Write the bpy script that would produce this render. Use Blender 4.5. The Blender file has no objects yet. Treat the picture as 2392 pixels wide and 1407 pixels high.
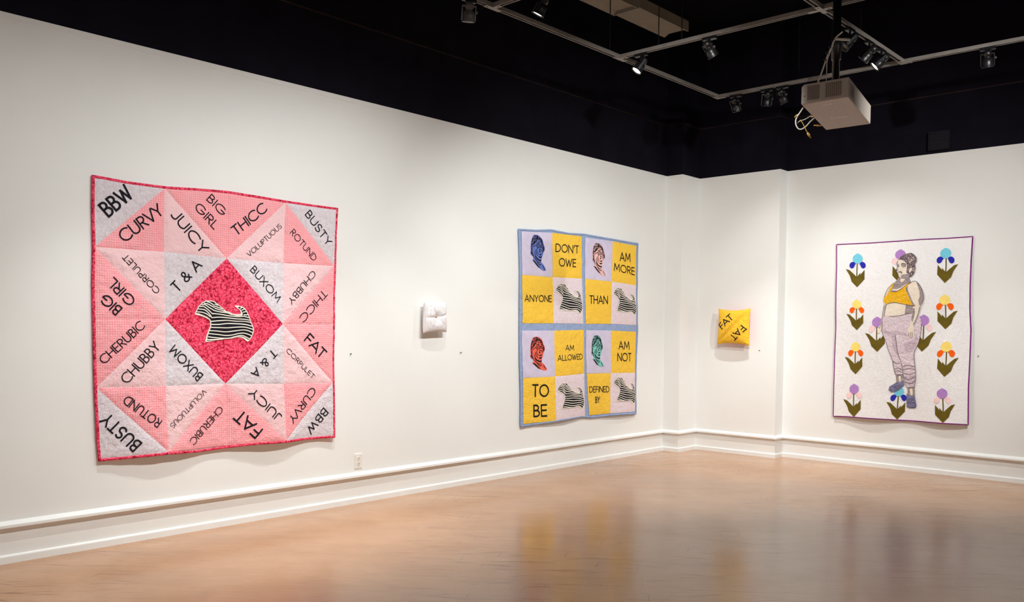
import bpy, bmesh, math, random
from mathutils import Vector, Matrix, noise
from mathutils.geometry import delaunay_2d_cdt

random.seed(7)
scene = bpy.context.scene
COL = scene.collection

# ------------------------------------------------------------------ camera
W, H = 2392, 1407
FPX, CX, CY = 2050.04, 1196.0, 842.42
CAM = Vector((5.3631, -8.9011, 1.3429))
YAW, PITCH, ROLL = -0.7417, -0.0361, 0.0109


def axes(yaw, pitch, roll):
    fw = Vector((math.sin(yaw) * math.cos(pitch), math.cos(yaw) * math.cos(pitch), math.sin(pitch)))
    rt = Vector((math.cos(yaw), -math.sin(yaw), 0))
    up = rt.cross(fw)
    c, s = math.cos(roll), math.sin(roll)
    return c * rt + s * up, -s * rt + c * up, fw


RT, UP, FW = axes(YAW, PITCH, ROLL)
cam_data = bpy.data.cameras.new('camera')
cam = bpy.data.objects.new('camera', cam_data)
COL.objects.link(cam)
M = Matrix((RT, UP, -FW)).transposed().to_4x4()
M.translation = CAM
cam.matrix_world = M
cam_data.sensor_fit = 'HORIZONTAL'
cam_data.sensor_width = 36.0
cam_data.lens = 36.0 * FPX / W
cam_data.shift_y = (CY - H / 2) / W
cam_data.clip_start = 0.05
scene.camera = cam

# ------------------------------------------------------------------ world, exposure
world = bpy.data.worlds.new('world')
scene.world = world
world.use_nodes = True
world.node_tree.nodes['Background'].inputs[0].default_value = (0, 0, 0, 1)
world.node_tree.nodes['Background'].inputs[1].default_value = 0.0
vs = scene.view_settings
vs.view_transform = 'Standard'
vs.look = 'None'
vs.gamma = 1.0
vs.use_curve_mapping = False
vs.exposure = 0.0
LIGHT_POWER = 210.0          # watts for one track head at weight 1
LIGHT_COLOR = (0.985, 1.0, 0.985)


# ------------------------------------------------------------------ pixel helpers
def ray(px, py):
    return RT * ((px - CX) / FPX) + UP * ((CY - py) / FPX) + FW


def at_x(px, py, x):
    d = ray(px, py)
    return CAM + d * ((x - CAM.x) / d.x)


def at_y(px, py, y):
    d = ray(px, py)
    return CAM + d * ((y - CAM.y) / d.y)


def at_z(px, py, z):
    d = ray(px, py)
    return CAM + d * ((z - CAM.z) / d.z)


# ------------------------------------------------------------------ scene helpers
def tag(o, label=None, cat=None, group=None, kind=None):
    if label: o['label'] = label
    if cat: o['category'] = cat
    if group: o['group'] = group
    if kind: o['kind'] = kind
    return o


def empty(name, loc, label, cat, group=None):
    o = bpy.data.objects.new(name, None)
    o.empty_display_size = 0.1
    COL.objects.link(o)
    o.location = loc
    return tag(o, label, cat, group)


def origin_of(o):
    v = Vector((0, 0, 0))
    while o is not None:
        v += o.location
        o = o.parent
    return v


def mesh_obj(name, verts, faces, mat, parent=None, smooth=False, world=True):
    """verts in world space when world=True; stored relative to the parent chain's origin"""
    off = origin_of(parent) if (parent is not None and world) else Vector((0, 0, 0))
    me = bpy.data.meshes.new(name)
    me.from_pydata([tuple(Vector(v) - off) for v in verts], [], faces)
    me.materials.append(mat)
    if smooth:
        me.polygons.foreach_set('use_smooth', [True] * len(me.polygons))
    me.update()
    o = bpy.data.objects.new(name, me)
    COL.objects.link(o)
    if parent is not None:
        o.parent = parent
    return o


class MB:
    def __init__(self):
        self.v, self.f = [], []

    def add(self, v, f):
        n = len(self.v)
        self.v += [Vector(p) for p in v]
        self.f += [tuple(i + n for i in q) for q in f]
        return self

    def box(self, lo, hi):
        x0, y0, z0 = lo
        x1, y1, z1 = hi
        v = [(x0, y0, z0), (x1, y0, z0), (x1, y1, z0), (x0, y1, z0), (x0, y0, z1), (x1, y0, z1), (x1, y1, z1), (x0, y1, z1)]
        return self.add(v, [(0, 3, 2, 1), (4, 5, 6, 7), (0, 1, 5, 4), (1, 2, 6, 5), (2, 3, 7, 6), (3, 0, 4, 7)])

    def obox(self, c, ax, half):
        a, b, d = ax
        v = []
        for sx, sy, sz in ((-1, -1, -1), (1, -1, -1), (1, 1, -1), (-1, 1, -1), (-1, -1, 1), (1, -1, 1), (1, 1, 1), (-1, 1, 1)):
            v.append(Vector(c) + a * (sx * half[0]) + b * (sy * half[1]) + d * (sz * half[2]))
        return self.add(v, [(0, 3, 2, 1), (4, 5, 6, 7), (0, 1, 5, 4), (1, 2, 6, 5), (2, 3, 7, 6), (3, 0, 4, 7)])

    def lathe(self, c, axis, prof, n=20):
        """prof: list of (t along axis, radius)"""
        ax = Vector(axis).normalized()
        h = Vector((0, 0, 1)) if abs(ax.z) < .9 else Vector((1, 0, 0))
        u = ax.cross(h).normalized()
        w = ax.cross(u)
        v, f = [], []
        for t, r in prof:
            for i in range(n):
                a = 2 * math.pi * i / n
                v.append(Vector(c) + ax * t + (u * math.cos(a) + w * math.sin(a)) * r)
        for k in range(len(prof) - 1):
            for i in range(n):
                j = (i + 1) % n
                f.append((k * n + i, k * n + j, (k + 1) * n + j, (k + 1) * n + i))
        f.append(tuple(range(n - 1, -1, -1)))
        f.append(tuple((len(prof) - 1) * n + i for i in range(n)))
        return self.add(v, f)

    def tube(self, pts, r, n=8):
        pts = [Vector(p) for p in pts]
        v, f = [], []
        for k, p in enumerate(pts):
            d = (pts[min(k + 1, len(pts) - 1)] - pts[max(k - 1, 0)]).normalized()
            h = Vector((0, 0, 1)) if abs(d.z) < .9 else Vector((1, 0, 0))
            u = d.cross(h).normalized()
            w = d.cross(u)
            for i in range(n):
                a = 2 * math.pi * i / n
                v.append(p + (u * math.cos(a) + w * math.sin(a)) * r)
        for k in range(len(pts) - 1):
            for i in range(n):
                j = (i + 1) % n
                f.append((k * n + i, k * n + j, (k + 1) * n + j, (k + 1) * n + i))
        f.append(tuple(range(n - 1, -1, -1)))
        f.append(tuple((len(pts) - 1) * n + i for i in range(n)))
        return self.add(v, f)

    def build(self, name, mat, parent=None, smooth=False):
        o = mesh_obj(name, self.v, self.f, mat, parent, smooth)
        return o


def smooth_curve(pts, n=6):
    """Catmull-Rom through the points"""
    pts = [Vector(p) for p in pts]
    out = []
    for i in range(len(pts) - 1):
        p0, p1, p2, p3 = pts[max(i - 1, 0)], pts[i], pts[i + 1], pts[min(i + 2, len(pts) - 1)]
        for k in range(n):
            t = k / n
            out.append(.5 * ((2 * p1) + (p2 - p0) * t + (2 * p0 - 5 * p1 + 4 * p2 - p3) * t * t + (3 * p1 - p0 - 3 * p2 + p3) * t ** 3))
    out.append(pts[-1])
    return out


# ------------------------------------------------------------------ materials
def srgb(r, g, b):
    def c(u):
        u /= 255.0
        return u / 12.92 if u <= .04045 else ((u + .055) / 1.055) ** 2.4
    return (c(r), c(g), c(b), 1.0)


class NT:
    def __init__(self, name):
        self.m = bpy.data.materials.new(name)
        self.m.use_nodes = True
        self.t = self.m.node_tree
        self.b = self.t.nodes['Principled BSDF']
        self._tc = None

    def n(self, typ, **kw):
        o = self.t.nodes.new(typ)
        for k, v in kw.items():
            setattr(o, k, v)
        return o

    def link(self, a, b):
        self.t.links.new(a, b)

    def tc(self):
        if self._tc is None:
            self._tc = self.n('ShaderNodeTexCoord').outputs['Object']
        return self._tc

    def mapped(self, scale=(1, 1, 1), rot=(0, 0, 0)):
        mp = self.n('ShaderNodeMapping')
        mp.inputs['Scale'].default_value = scale
        mp.inputs['Rotation'].default_value = rot
        self.link(self.tc(), mp.inputs['Vector'])
        return mp.outputs[0]

    def noise(self, scale, detail=3, rough=.5, vec=None, dist=0.0):
        o = self.n('ShaderNodeTexNoise')
        o.inputs['Scale'].default_value = scale
        o.inputs['Detail'].default_value = detail
        o.inputs['Roughness'].default_value = rough
        o.inputs['Distortion'].default_value = dist
        self.link(vec if vec is not None else self.tc(), o.inputs['Vector'])
        return o.outputs['Fac']

    def voro(self, scale, feature='F1', out='Distance', vec=None, rand=1.0):
        o = self.n('ShaderNodeTexVoronoi', feature=feature)
        o.inputs['Scale'].default_value = scale
        o.inputs['Randomness'].default_value = rand
        self.link(vec if vec is not None else self.tc(), o.inputs['Vector'])
        return o.outputs[out]

    def ramp(self, fac, stops):
        o = self.n('ShaderNodeValToRGB')
        cr = o.color_ramp
        while len(cr.elements) < len(stops):
            cr.elements.new(.5)
        for e, (p, c) in zip(cr.elements, stops):
            e.position = p
            e.color = c if len(c) == 4 else (*c, 1)
        self.link(fac, o.inputs[0])
        return o.outputs[0]

    def math(self, op, a, b=None):
        o = self.n('ShaderNodeMath', operation=op)
        for i, x in enumerate((a, b)):
            if x is None: continue
            if isinstance(x, (int, float)): o.inputs[i].default_value = x
            else: self.link(x, o.inputs[i])
        return o.outputs[0]

    def mix(self, fac, a, b, mode='MIX'):
        o = self.n('ShaderNodeMix', data_type='RGBA', blend_type=mode)
        for i, x in ((0, fac), (6, a), (7, b)):
            if isinstance(x, (int, float)): o.inputs[i].default_value = x
            elif isinstance(x, tuple): o.inputs[i].default_value = x
            else: self.link(x, o.inputs[i])
        return o.outputs[2]

    def bump(self, h, strength=.3, dist=.01):
        o = self.n('ShaderNodeBump')
        o.inputs['Strength'].default_value = strength
        o.inputs['Distance'].default_value = dist
        self.link(h, o.inputs['Height'])
        self.link(o.outputs[0], self.b.inputs['Normal'])

    def color(self, c):
        if isinstance(c, tuple): self.b.inputs['Base Color'].default_value = c
        else: self.link(c, self.b.inputs['Base Color'])
        return self

    def set(self, rough=.5, spec=.5, metal=0.0):
        self.b.inputs['Roughness'].default_value = rough
        self.b.inputs['Specular IOR Level'].default_value = spec
        self.b.inputs['Metallic'].default_value = metal
        return self


def plain(name, c, rough=.5, spec=.4, metal=0.0, var=.06, scale=30):
    n = NT(name)
    f = n.noise(scale, 4)
    dark = tuple(x * (1 - var) for x in c[:3]) + (1,)
    light = tuple(min(1, x * (1 + var)) for x in c[:3]) + (1,)
    n.color(n.ramp(f, [(.3, dark), (.7, light)]))
    n.set(rough, spec, metal)
    return n.m


def cloth(name, c, var=.07, weave=900, bump=.25, rough=.9, wr=.5):
    n = NT(name)
    f = n.noise(14, 5, .6)
    dark = tuple(x * (1 - var) for x in c[:3]) + (1,)
    light = tuple(min(1, x * (1 + var)) for x in c[:3]) + (1,)
    n.color(n.ramp(f, [(.3, dark), (.7, light)]))
    n.set(rough, .15)
    g = n.math('ADD', n.noise(weave, 1), n.math('MULTIPLY', n.noise(26, 4, .6), wr * 14))
    n.bump(g, bump, .004)
    return n.m


def gingham(name, c1, c2, pitch, mott=.05):
    n = NT(name)
    sep = n.n('ShaderNodeSeparateXYZ')
    n.link(n.tc(), sep.inputs[0])
    k = 2 * math.pi / pitch
    a = n.math('SINE', n.math('MULTIPLY', sep.outputs['Y'], k))
    b = n.math('SINE', n.math('MULTIPLY', sep.outputs['Z'], k))
    ga = n.math('GREATER_THAN', a, 0.0)
    gb = n.math('GREATER_THAN', b, 0.0)
    fac = n.math('MULTIPLY', ga, gb)
    half = n.math('MULTIPLY', n.math('ADD', ga, gb), .25)
    fac = n.math('ADD', n.math('MULTIPLY', fac, .5), half)
    col = n.mix(fac, c1, c2)
    shade = n.ramp(n.noise(9, 4, .6), [(.3, (1 - mott,) * 3), (.7, (1, 1, 1))])
    col = n.mix(1.0, col, shade, 'MULTIPLY')
    n.color(col).set(.9, .15)
    n.bump(n.math('ADD', n.noise(700, 1), n.math('MULTIPLY', n.noise(24, 5, .65), 10.0)), .5, .004)
    return n.m


def mottled(name, c1, c2, c3, scale=60):
    n = NT(name)
    f = n.noise(scale, 6, .7)
    n.color(n.ramp(f, [(.3, c1), (.5, c2), (.7, c3)])).set(.9, .15)
    n.bump(n.math('ADD', n.noise(700, 1), n.math('MULTIPLY', n.noise(24, 5, .65), 10.0)), .5, .004)
    return n.m


def hot_print(name):
    n = NT(name)
    warp = n.noise(30, 2, .5)
    wv = n.n('ShaderNodeVectorMath', operation='ADD')
    sc = n.n('ShaderNodeVectorMath', operation='SCALE')
    nt = n.n('ShaderNodeTexNoise')
    nt.inputs['Scale'].default_value = 45
    n.link(n.tc(), nt.inputs['Vector'])
    n.link(nt.outputs['Color'], sc.inputs[0])
    sc.inputs['Scale'].default_value = .035
    n.link(n.tc(), wv.inputs[0])
    n.link(sc.outputs[0], wv.inputs[1])
    v = n.voro(72, 'F1', vec=wv.outputs[0])
    petals = n.ramp(v, [(.0, srgb(255, 138, 160)), (.35, srgb(250, 92, 122)), (.62, srgb(234, 52, 88)), (.85, srgb(150, 18, 50))])
    big = n.ramp(n.noise(14, 4, .6), [(.3, (.84, .74, .76, 1)), (.65, (1, 1, 1, 1))])
    marks = n.ramp(n.noise(95, 2, .5, dist=1.2), [(.30, srgb(95, 10, 32)), (.39, (1, 1, 1, 1))])
    c = n.mix(1.0, petals, big, 'MULTIPLY')
    c = n.mix(.85, c, marks, 'MULTIPLY')
    n.color(c).set(.88, .2)
    n.bump(n.math('ADD', n.math('MULTIPLY', v, -1.0), n.math('MULTIPLY', n.noise(22, 4), 6.0)), .4, .004)
    return n.m


def dotted(name, c, dot, scale=75, r=.16):
    n = NT(name)
    v = n.voro(scale, 'F1', rand=.75)
    base = n.ramp(n.noise(30, 4), [(.3, tuple(x * .9 for x in c[:3]) + (1,)), (.7, c)])
    n.color(n.mix(n.math('LESS_THAN', v, r), base, dot)).set(.9, .15)
    n.bump(n.math('ADD', n.noise(600, 1), n.math('MULTIPLY', n.noise(20, 5, .65), 12.0)), .6, .004)
    return n.m


def speckled(name, c, c2, scale=260):
    n = NT(name)
    f = n.noise(scale, 2, .7)
    n.color(n.ramp(f, [(.42, c), (.66, c2)])).set(.9, .15)
    n.bump(n.math('ADD', f, n.math('MULTIPLY', n.noise(20, 5, .65), 12.0)), .6, .004)
    return n.m


def emit(name, c, s):
    n = NT(name)
    n.color((.8, .8, .8, 1))
    n.b.inputs['Emission Color'].default_value = (*c, 1)
    n.b.inputs['Emission Strength'].default_value = s
    return n.m


def wall_paint():
    n = NT('white_wall_paint')
    f = n.noise(1.3, 4, .55)
    n.color(n.ramp(f, [(.3, (.80, .795, .77, 1)), (.7, (.83, .825, .80, 1))])).set(.75, .3)
    n.bump(n.noise(220, 3, .6), .08, .002)
    return n.m


def floor_paint():
    n = NT('brown_sealed_floor')
    sep = n.n('ShaderNodeSeparateXYZ')
    n.link(n.tc(), sep.inputs[0])
    X, Y = sep.outputs['X'], sep.outputs['Y']

    def frame(ang, su, sv, off=0.0):
        """coordinates turned by ang, stretched separately along and across"""
        c, q = math.cos(ang), math.sin(ang)
        u = n.math('ADD', n.math('MULTIPLY', X, c * su), n.math('MULTIPLY', Y, q * su))
        v = n.math('ADD', n.math('MULTIPLY', X, -q * sv), n.math('MULTIPLY', Y, c * sv))
        cb = n.n('ShaderNodeCombineXYZ')
        n.link(u, cb.inputs[0])
        n.link(v, cb.inputs[1])
        cb.inputs[2].default_value = off
        return cb.outputs[0]
    big = n.noise(.8, 6, .62, dist=.5)
    base = n.ramp(big, [(.25, srgb(172, 125, 88)), (.5, srgb(187, 140, 102)), (.75, srgb(201, 156, 118))])
    mid = n.noise(1.0, 5, .65, vec=frame(.74, 1.4, 5.0))
    c = n.mix(.75, base, n.ramp(mid, [(.3, (.84, .82, .79, 1)), (.62, (1, 1, 1, 1))]), 'MULTIPLY')
    fine = n.noise(1.0, 3, .7, vec=frame(.74, 6, 45))
    c = n.mix(.6, c, n.ramp(fine, [(.3, (.86, .84, .82, 1)), (.6, (1, 1, 1, 1))]), 'MULTIPLY')
    area = n.ramp(n.noise(.5, 2, .5), [(.44, (0, 0, 0, 1)), (.64, (1, 1, 1, 1))])
    for ang, off, su, sv, lo, st in ((.70, 1.3, 1.8, 30, .60, .6), (.95, 4.1, 2.4, 38, .62, .6), (.42, 7.7, 2.2, 34, .62, .6), (2.1, 9.9, 2.8, 44, .65, .5)):
        k = n.ramp(n.noise(1.0, 3, .6, vec=frame(ang, su, sv, off)), [(lo, (0, 0, 0, 1)), (lo + .07, (1, 1, 1, 1))])
        k = n.mix(1.0, k, area, 'MULTIPLY')
        c = n.mix(n.math('MULTIPLY', k, st), c, srgb(100, 62, 38))
    chip = n.ramp(n.voro(1.0, 'F1', vec=frame(.8, 1.5, 3.4)), [(.018, (1, 1, 1, 1)), (.026, (0, 0, 0, 1))])
    c = n.mix(n.math('MULTIPLY', chip, .8), c, srgb(58, 32, 22))
    n.color(c)
    rr = n.ramp(n.noise(1.6, 5, .6), [(.3, (.15,) * 3), (.7, (.25,) * 3)])
    n.link(rr, n.b.inputs['Roughness'])
    n.b.inputs['Specular IOR Level'].default_value = .5
    return n.m


M_WALL = wall_paint()
M_TRIM = plain('white_trim_gloss', (.85, .845, .82, 1), .45, .45, var=.02, scale=8)
M_FLOOR = floor_paint()
M_BLACKWALL = plain('black_wall_paint', (.0050, .0036, .0088, 1), .85, .12, var=.3, scale=4)
M_CEIL = plain('black_ceiling_paint', (.0016, .0013, .0028, 1), .9, .1, var=.3, scale=3)
M_LEDGE = plain('dark_brown_edge', (.022, .010, .008, 1), .6, .3, var=.5, scale=6)
M_TRACK = plain('grey_track_metal', (.21, .19, .17, 1), .42, .5, var=.1, scale=20)
M_SLOT = plain('dark_track_slot', (.012, .010, .010, 1), .7, .2, var=.2)
M_BLACKMETAL = plain('black_lamp_metal', (.007, .006, .007, 1), .38, .5, var=.2)
M_GREYMETAL = plain('worn_grey_lamp_metal', (.075, .066, .063, 1), .4, .5, var=.2)
M_LIT = emit('lit_lamp_lens', (1.0, .95, .85), 14.0)
M_UNLIT = plain('dark_lamp_lens', (.05, .05, .055, 1), .15, .6)
M_PROJ = plain('beige_projector_plastic', (.38, .33, .29, 1), .5, .4, var=.03)
M_PROJDARK = plain('grey_projector_grille', (.20, .17, .165, 1), .6, .3, var=.15)
M_VENT = plain('dark_vent_slot', (.10, .065, .055, 1), .8, .2)
M_WHITEINK = plain('white_print', (.86, .86, .84, 1), .5, .3, var=.02)
M_CABLE = plain('white_cable', (.62, .58, .52, 1), .5, .4, var=.05)
M_YELLOWCABLE = plain('yellow_cable', (.55, .38, .06, 1), .5, .4, var=.05)
M_GOLD = plain('gold_plug', (.75, .5, .15, 1), .3, .6, metal=.8)
M_FIX = plain('cream_fixture_enamel', (.20, .165, .12, 1), .6, .3, var=.08, scale=6)
M_PLATE = plain('white_outlet_plastic', (.80, .77, .71, 1), .4, .5, var=.02)
M_BOX = plain('matte_black_box', (.0075, .0065, .011, 1), .7, .2, var=.2)
M_NAIL = plain('dark_nail', (.05, .045, .04, 1), .5, .4)

M_CORAL = gingham('coral_gingham', srgb(255, 156, 164), srgb(255, 196, 200), .0145)
M_PALE = gingham('pale_pink_gingham', srgb(246, 194, 200), srgb(252, 226, 226), .0075)
M_GREY = mottled('grey_lilac_mottle', srgb(208, 192, 200), srgb(222, 212, 218), srgb(236, 228, 230))
M_HOT = hot_print('hot_pink_leaf_print')
M_BLACKCLOTH = cloth('black_letter_cloth', (.012, .011, .016, 1), var=.1)
M_CREAM = cloth('cream_applique_cloth', srgb(240, 232, 218))
M_YELLOW = speckled('yellow_print_cloth', srgb(252, 196, 40), srgb(255, 220, 110))
M_LAV = cloth('lavender_cloth', srgb(208, 198, 220))
M_PINK = mottled('pale_pink_print', srgb(226, 204, 212), srgb(234, 216, 222), srgb(242, 228, 232))
M_BLUE = dotted('blue_dotted_cloth', srgb(158, 178, 216), srgb(225, 232, 245), 130, .16)
M_PURPLE = cloth('purple_binding_cloth', srgb(132, 44, 122))
M_BACK = cloth('plain_backing_cloth', srgb(215, 205, 200))
M_LEAF = cloth('olive_leaf_cloth', srgb(104, 88, 28), var=.15)


def stippled():
    n = NT('white_stippled_quilting')
    f = n.noise(48, 3, .5, dist=1.6)
    ridge = n.math('ABSOLUTE', n.math('SUBTRACT', f, .5))
    n.color(n.ramp(n.noise(60, 3), [(.3, srgb(246, 242, 243)), (.7, srgb(253, 251, 250))])).set(.9, .15)
    n.bump(n.math('MINIMUM', n.math('MULTIPLY', ridge, 8.0), 1.0), .55, .005)
    return n.m


def hexprint():
    n = NT('white_hexagon_print')
    v = n.voro(95, 'DISTANCE_TO_EDGE', rand=.25)
    n.color(n.ramp(v, [(.02, srgb(198, 189, 192)), (.09, srgb(232, 229, 229))])).set(.9, .15)
    return n.m


M_STIPPLE = stippled()
M_HEX = hexprint()
M_CUSHION_YELLOW = speckled('yellow_cushion_cloth', srgb(246, 188, 40), srgb(255, 208, 80))
M_CUSHION_RED = cloth('coral_red_cushion_back', srgb(236, 84, 88))
M_BUTTON = plain('amber_button', srgb(170, 96, 30), .25, .6, var=.3, scale=90)
M_INK = cloth('dark_ink_print', (.022, .014, .020, 1), var=.2)

# ------------------------------------------------------------------ room shell
A_, D_, B_, C_ = -0.5403, 0.2006, -0.1707, 1.157
WH, CH = 3.05, 4.6
XR, YF = 8.6, -13.0
LINE = [(0, YF), (0, A_), (D_, A_), (D_, B_), (C_, B_), (C_, 0), (XR, 0)]


def struct(o):
    o['kind'] = 'structure'
    return o


def wall_box(name, lo, hi, mat):
    return struct(MB().box(lo, hi).build(name, mat))


T = .15
struct(MB().box((-T, YF - T, -.1), (XR + T, T, 0)).build('floor', M_FLOOR))
struct(MB().box((-T, YF - T, CH), (XR + T, T, CH + .1)).build('ceiling', M_CEIL))
wall_box('wall_left', (-T, YF, 0), (0, A_ + .001, WH), M_WALL)
wall_box('wall_corner', (-T, A_, 0), (D_, T, WH), M_WALL)
wall_box('wall_back', (D_, B_, 0), (C_, T, WH), M_WALL)
wall_box('wall_right', (C_, 0, 0), (XR, T, WH), M_WALL)
wall_box('wall_far_right', (XR, YF, 0), (XR + T, T, WH), M_WALL)
wall_box('wall_front', (-T, YF - T, 0), (XR + T, YF, WH), M_WALL)
G = .004
wall_box('wall_left_upper', (-T, YF, WH), (-G, A_, CH), M_BLACKWALL)
wall_box('wall_corner_upper', (-T, A_ + G, WH), (D_ - G, T, CH), M_BLACKWALL)
wall_box('wall_back_upper', (D_ - G, B_ + G, WH), (C_ - G, T, CH), M_BLACKWALL)
wall_box('wall_right_upper', (C_ - G, G, WH), (XR, T, CH), M_BLACKWALL)
wall_box('wall_far_right_upper', (XR + G, YF, WH), (XR + T, T, CH), M_BLACKWALL)
wall_box('wall_front_upper', (-T, YF - T, WH), (XR + T, YF - G, CH), M_BLACKWALL)


def sweep(name, prof, mat):
    """mitred moulding along LINE; prof = (distance into the room, height)"""
    n = len(LINE)
    normals = []
    for i in range(n - 1):
        (x0, y0), (x1, y1) = LINE[i], LINE[i + 1]
        l = math.hypot(x1 - x0, y1 - y0)
        normals.append(((y1 - y0) / l, -(x1 - x0) / l))
    v, f = [], []
    for i in range(n):
        na = normals[max(i - 1, 0)]
        nb = normals[min(i, n - 2)]
        mx, my = (na[0] + nb[0], na[1] + nb[1]) if 0 < i < n - 1 else na if i else nb
        for d, z in prof:
            v.append((LINE[i][0] + mx * d, LINE[i][1] + my * d, z))
    k = len(prof)
    for i in range(n - 1):
        for j in range(k - 1):
            f.append((i * k + j, (i + 1) * k + j, (i + 1) * k + j + 1, i * k + j + 1))
    o = mesh_obj(name, v, f, mat)
    return struct(o)


sweep('trim_1', [(0, .238), (.004, .2375), (.022, .223), (.027, .219), (.028, .216), (.028, .2025), (.0265, .2005), (0, .200)], M_TRIM)
sweep('baseboard_left', [(0, .047), (.008, .0455), (.0145, .041), (.016, .036), (.016, 0)], M_TRIM)
sweep('trim_2', [(0, WH - .034), (.0025, WH - .034), (.0025, WH), (-.004, WH)], M_WALL)
# thin brown edge running round the black wall above the white panels
sweep('trim_3', [(-.004, 3.598), (.003, 3.598), (.003, 3.607), (-.004, 3.607)], M_LEDGE)


# ------------------------------------------------------------------ textiles on the walls
class Wall:
    """a wall plane; a = coordinate that grows to the right in view, z = height, depth = distance from the wall"""

    def __init__(self, which, pos, nominal):
        self.w, self.pos, self.nom = which, pos, nominal

    def px(self, x, y):
        if self.w == 'L':
            p = at_x(x, y, self.pos + self.nom)
            return Vector((p.y, p.z))
        p = at_y(x, y, self.pos - self.nom)
        return Vector((p.x, p.z))

    def p3(self, a, z, d):
        return Vector((self.pos + d, a, z)) if self.w == 'L' else Vector((a, self.pos - d, z))


def seg_dist(p, a, b):
    ab = b - a
    t = max(0, min(1, (p - a).dot(ab) / max(ab.length_squared, 1e-12)))
    return (p - a - ab * t).length


def inside(p, poly):
    c = False
    j = len(poly) - 1
    for i in range(len(poly)):
        a, b = poly[i], poly[j]
        if (a.y > p.y) != (b.y > p.y) and p.x < (b.x - a.x) * (p.y - a.y) / (b.y - a.y) + a.x:
            c = not c
        j = i
    return c


def densify(poly, step, closed=True):
    out = []
    n = len(poly)
    for i in range(n if closed else n - 1):
        a, b = poly[i], poly[(i + 1) % n]
        k = max(1, int(math.ceil((b - a).length / step)))
        for j in range(k):
            out.append(a.lerp(b, j / k))
    if not closed:
        out.append(poly[-1])
    return out


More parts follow.
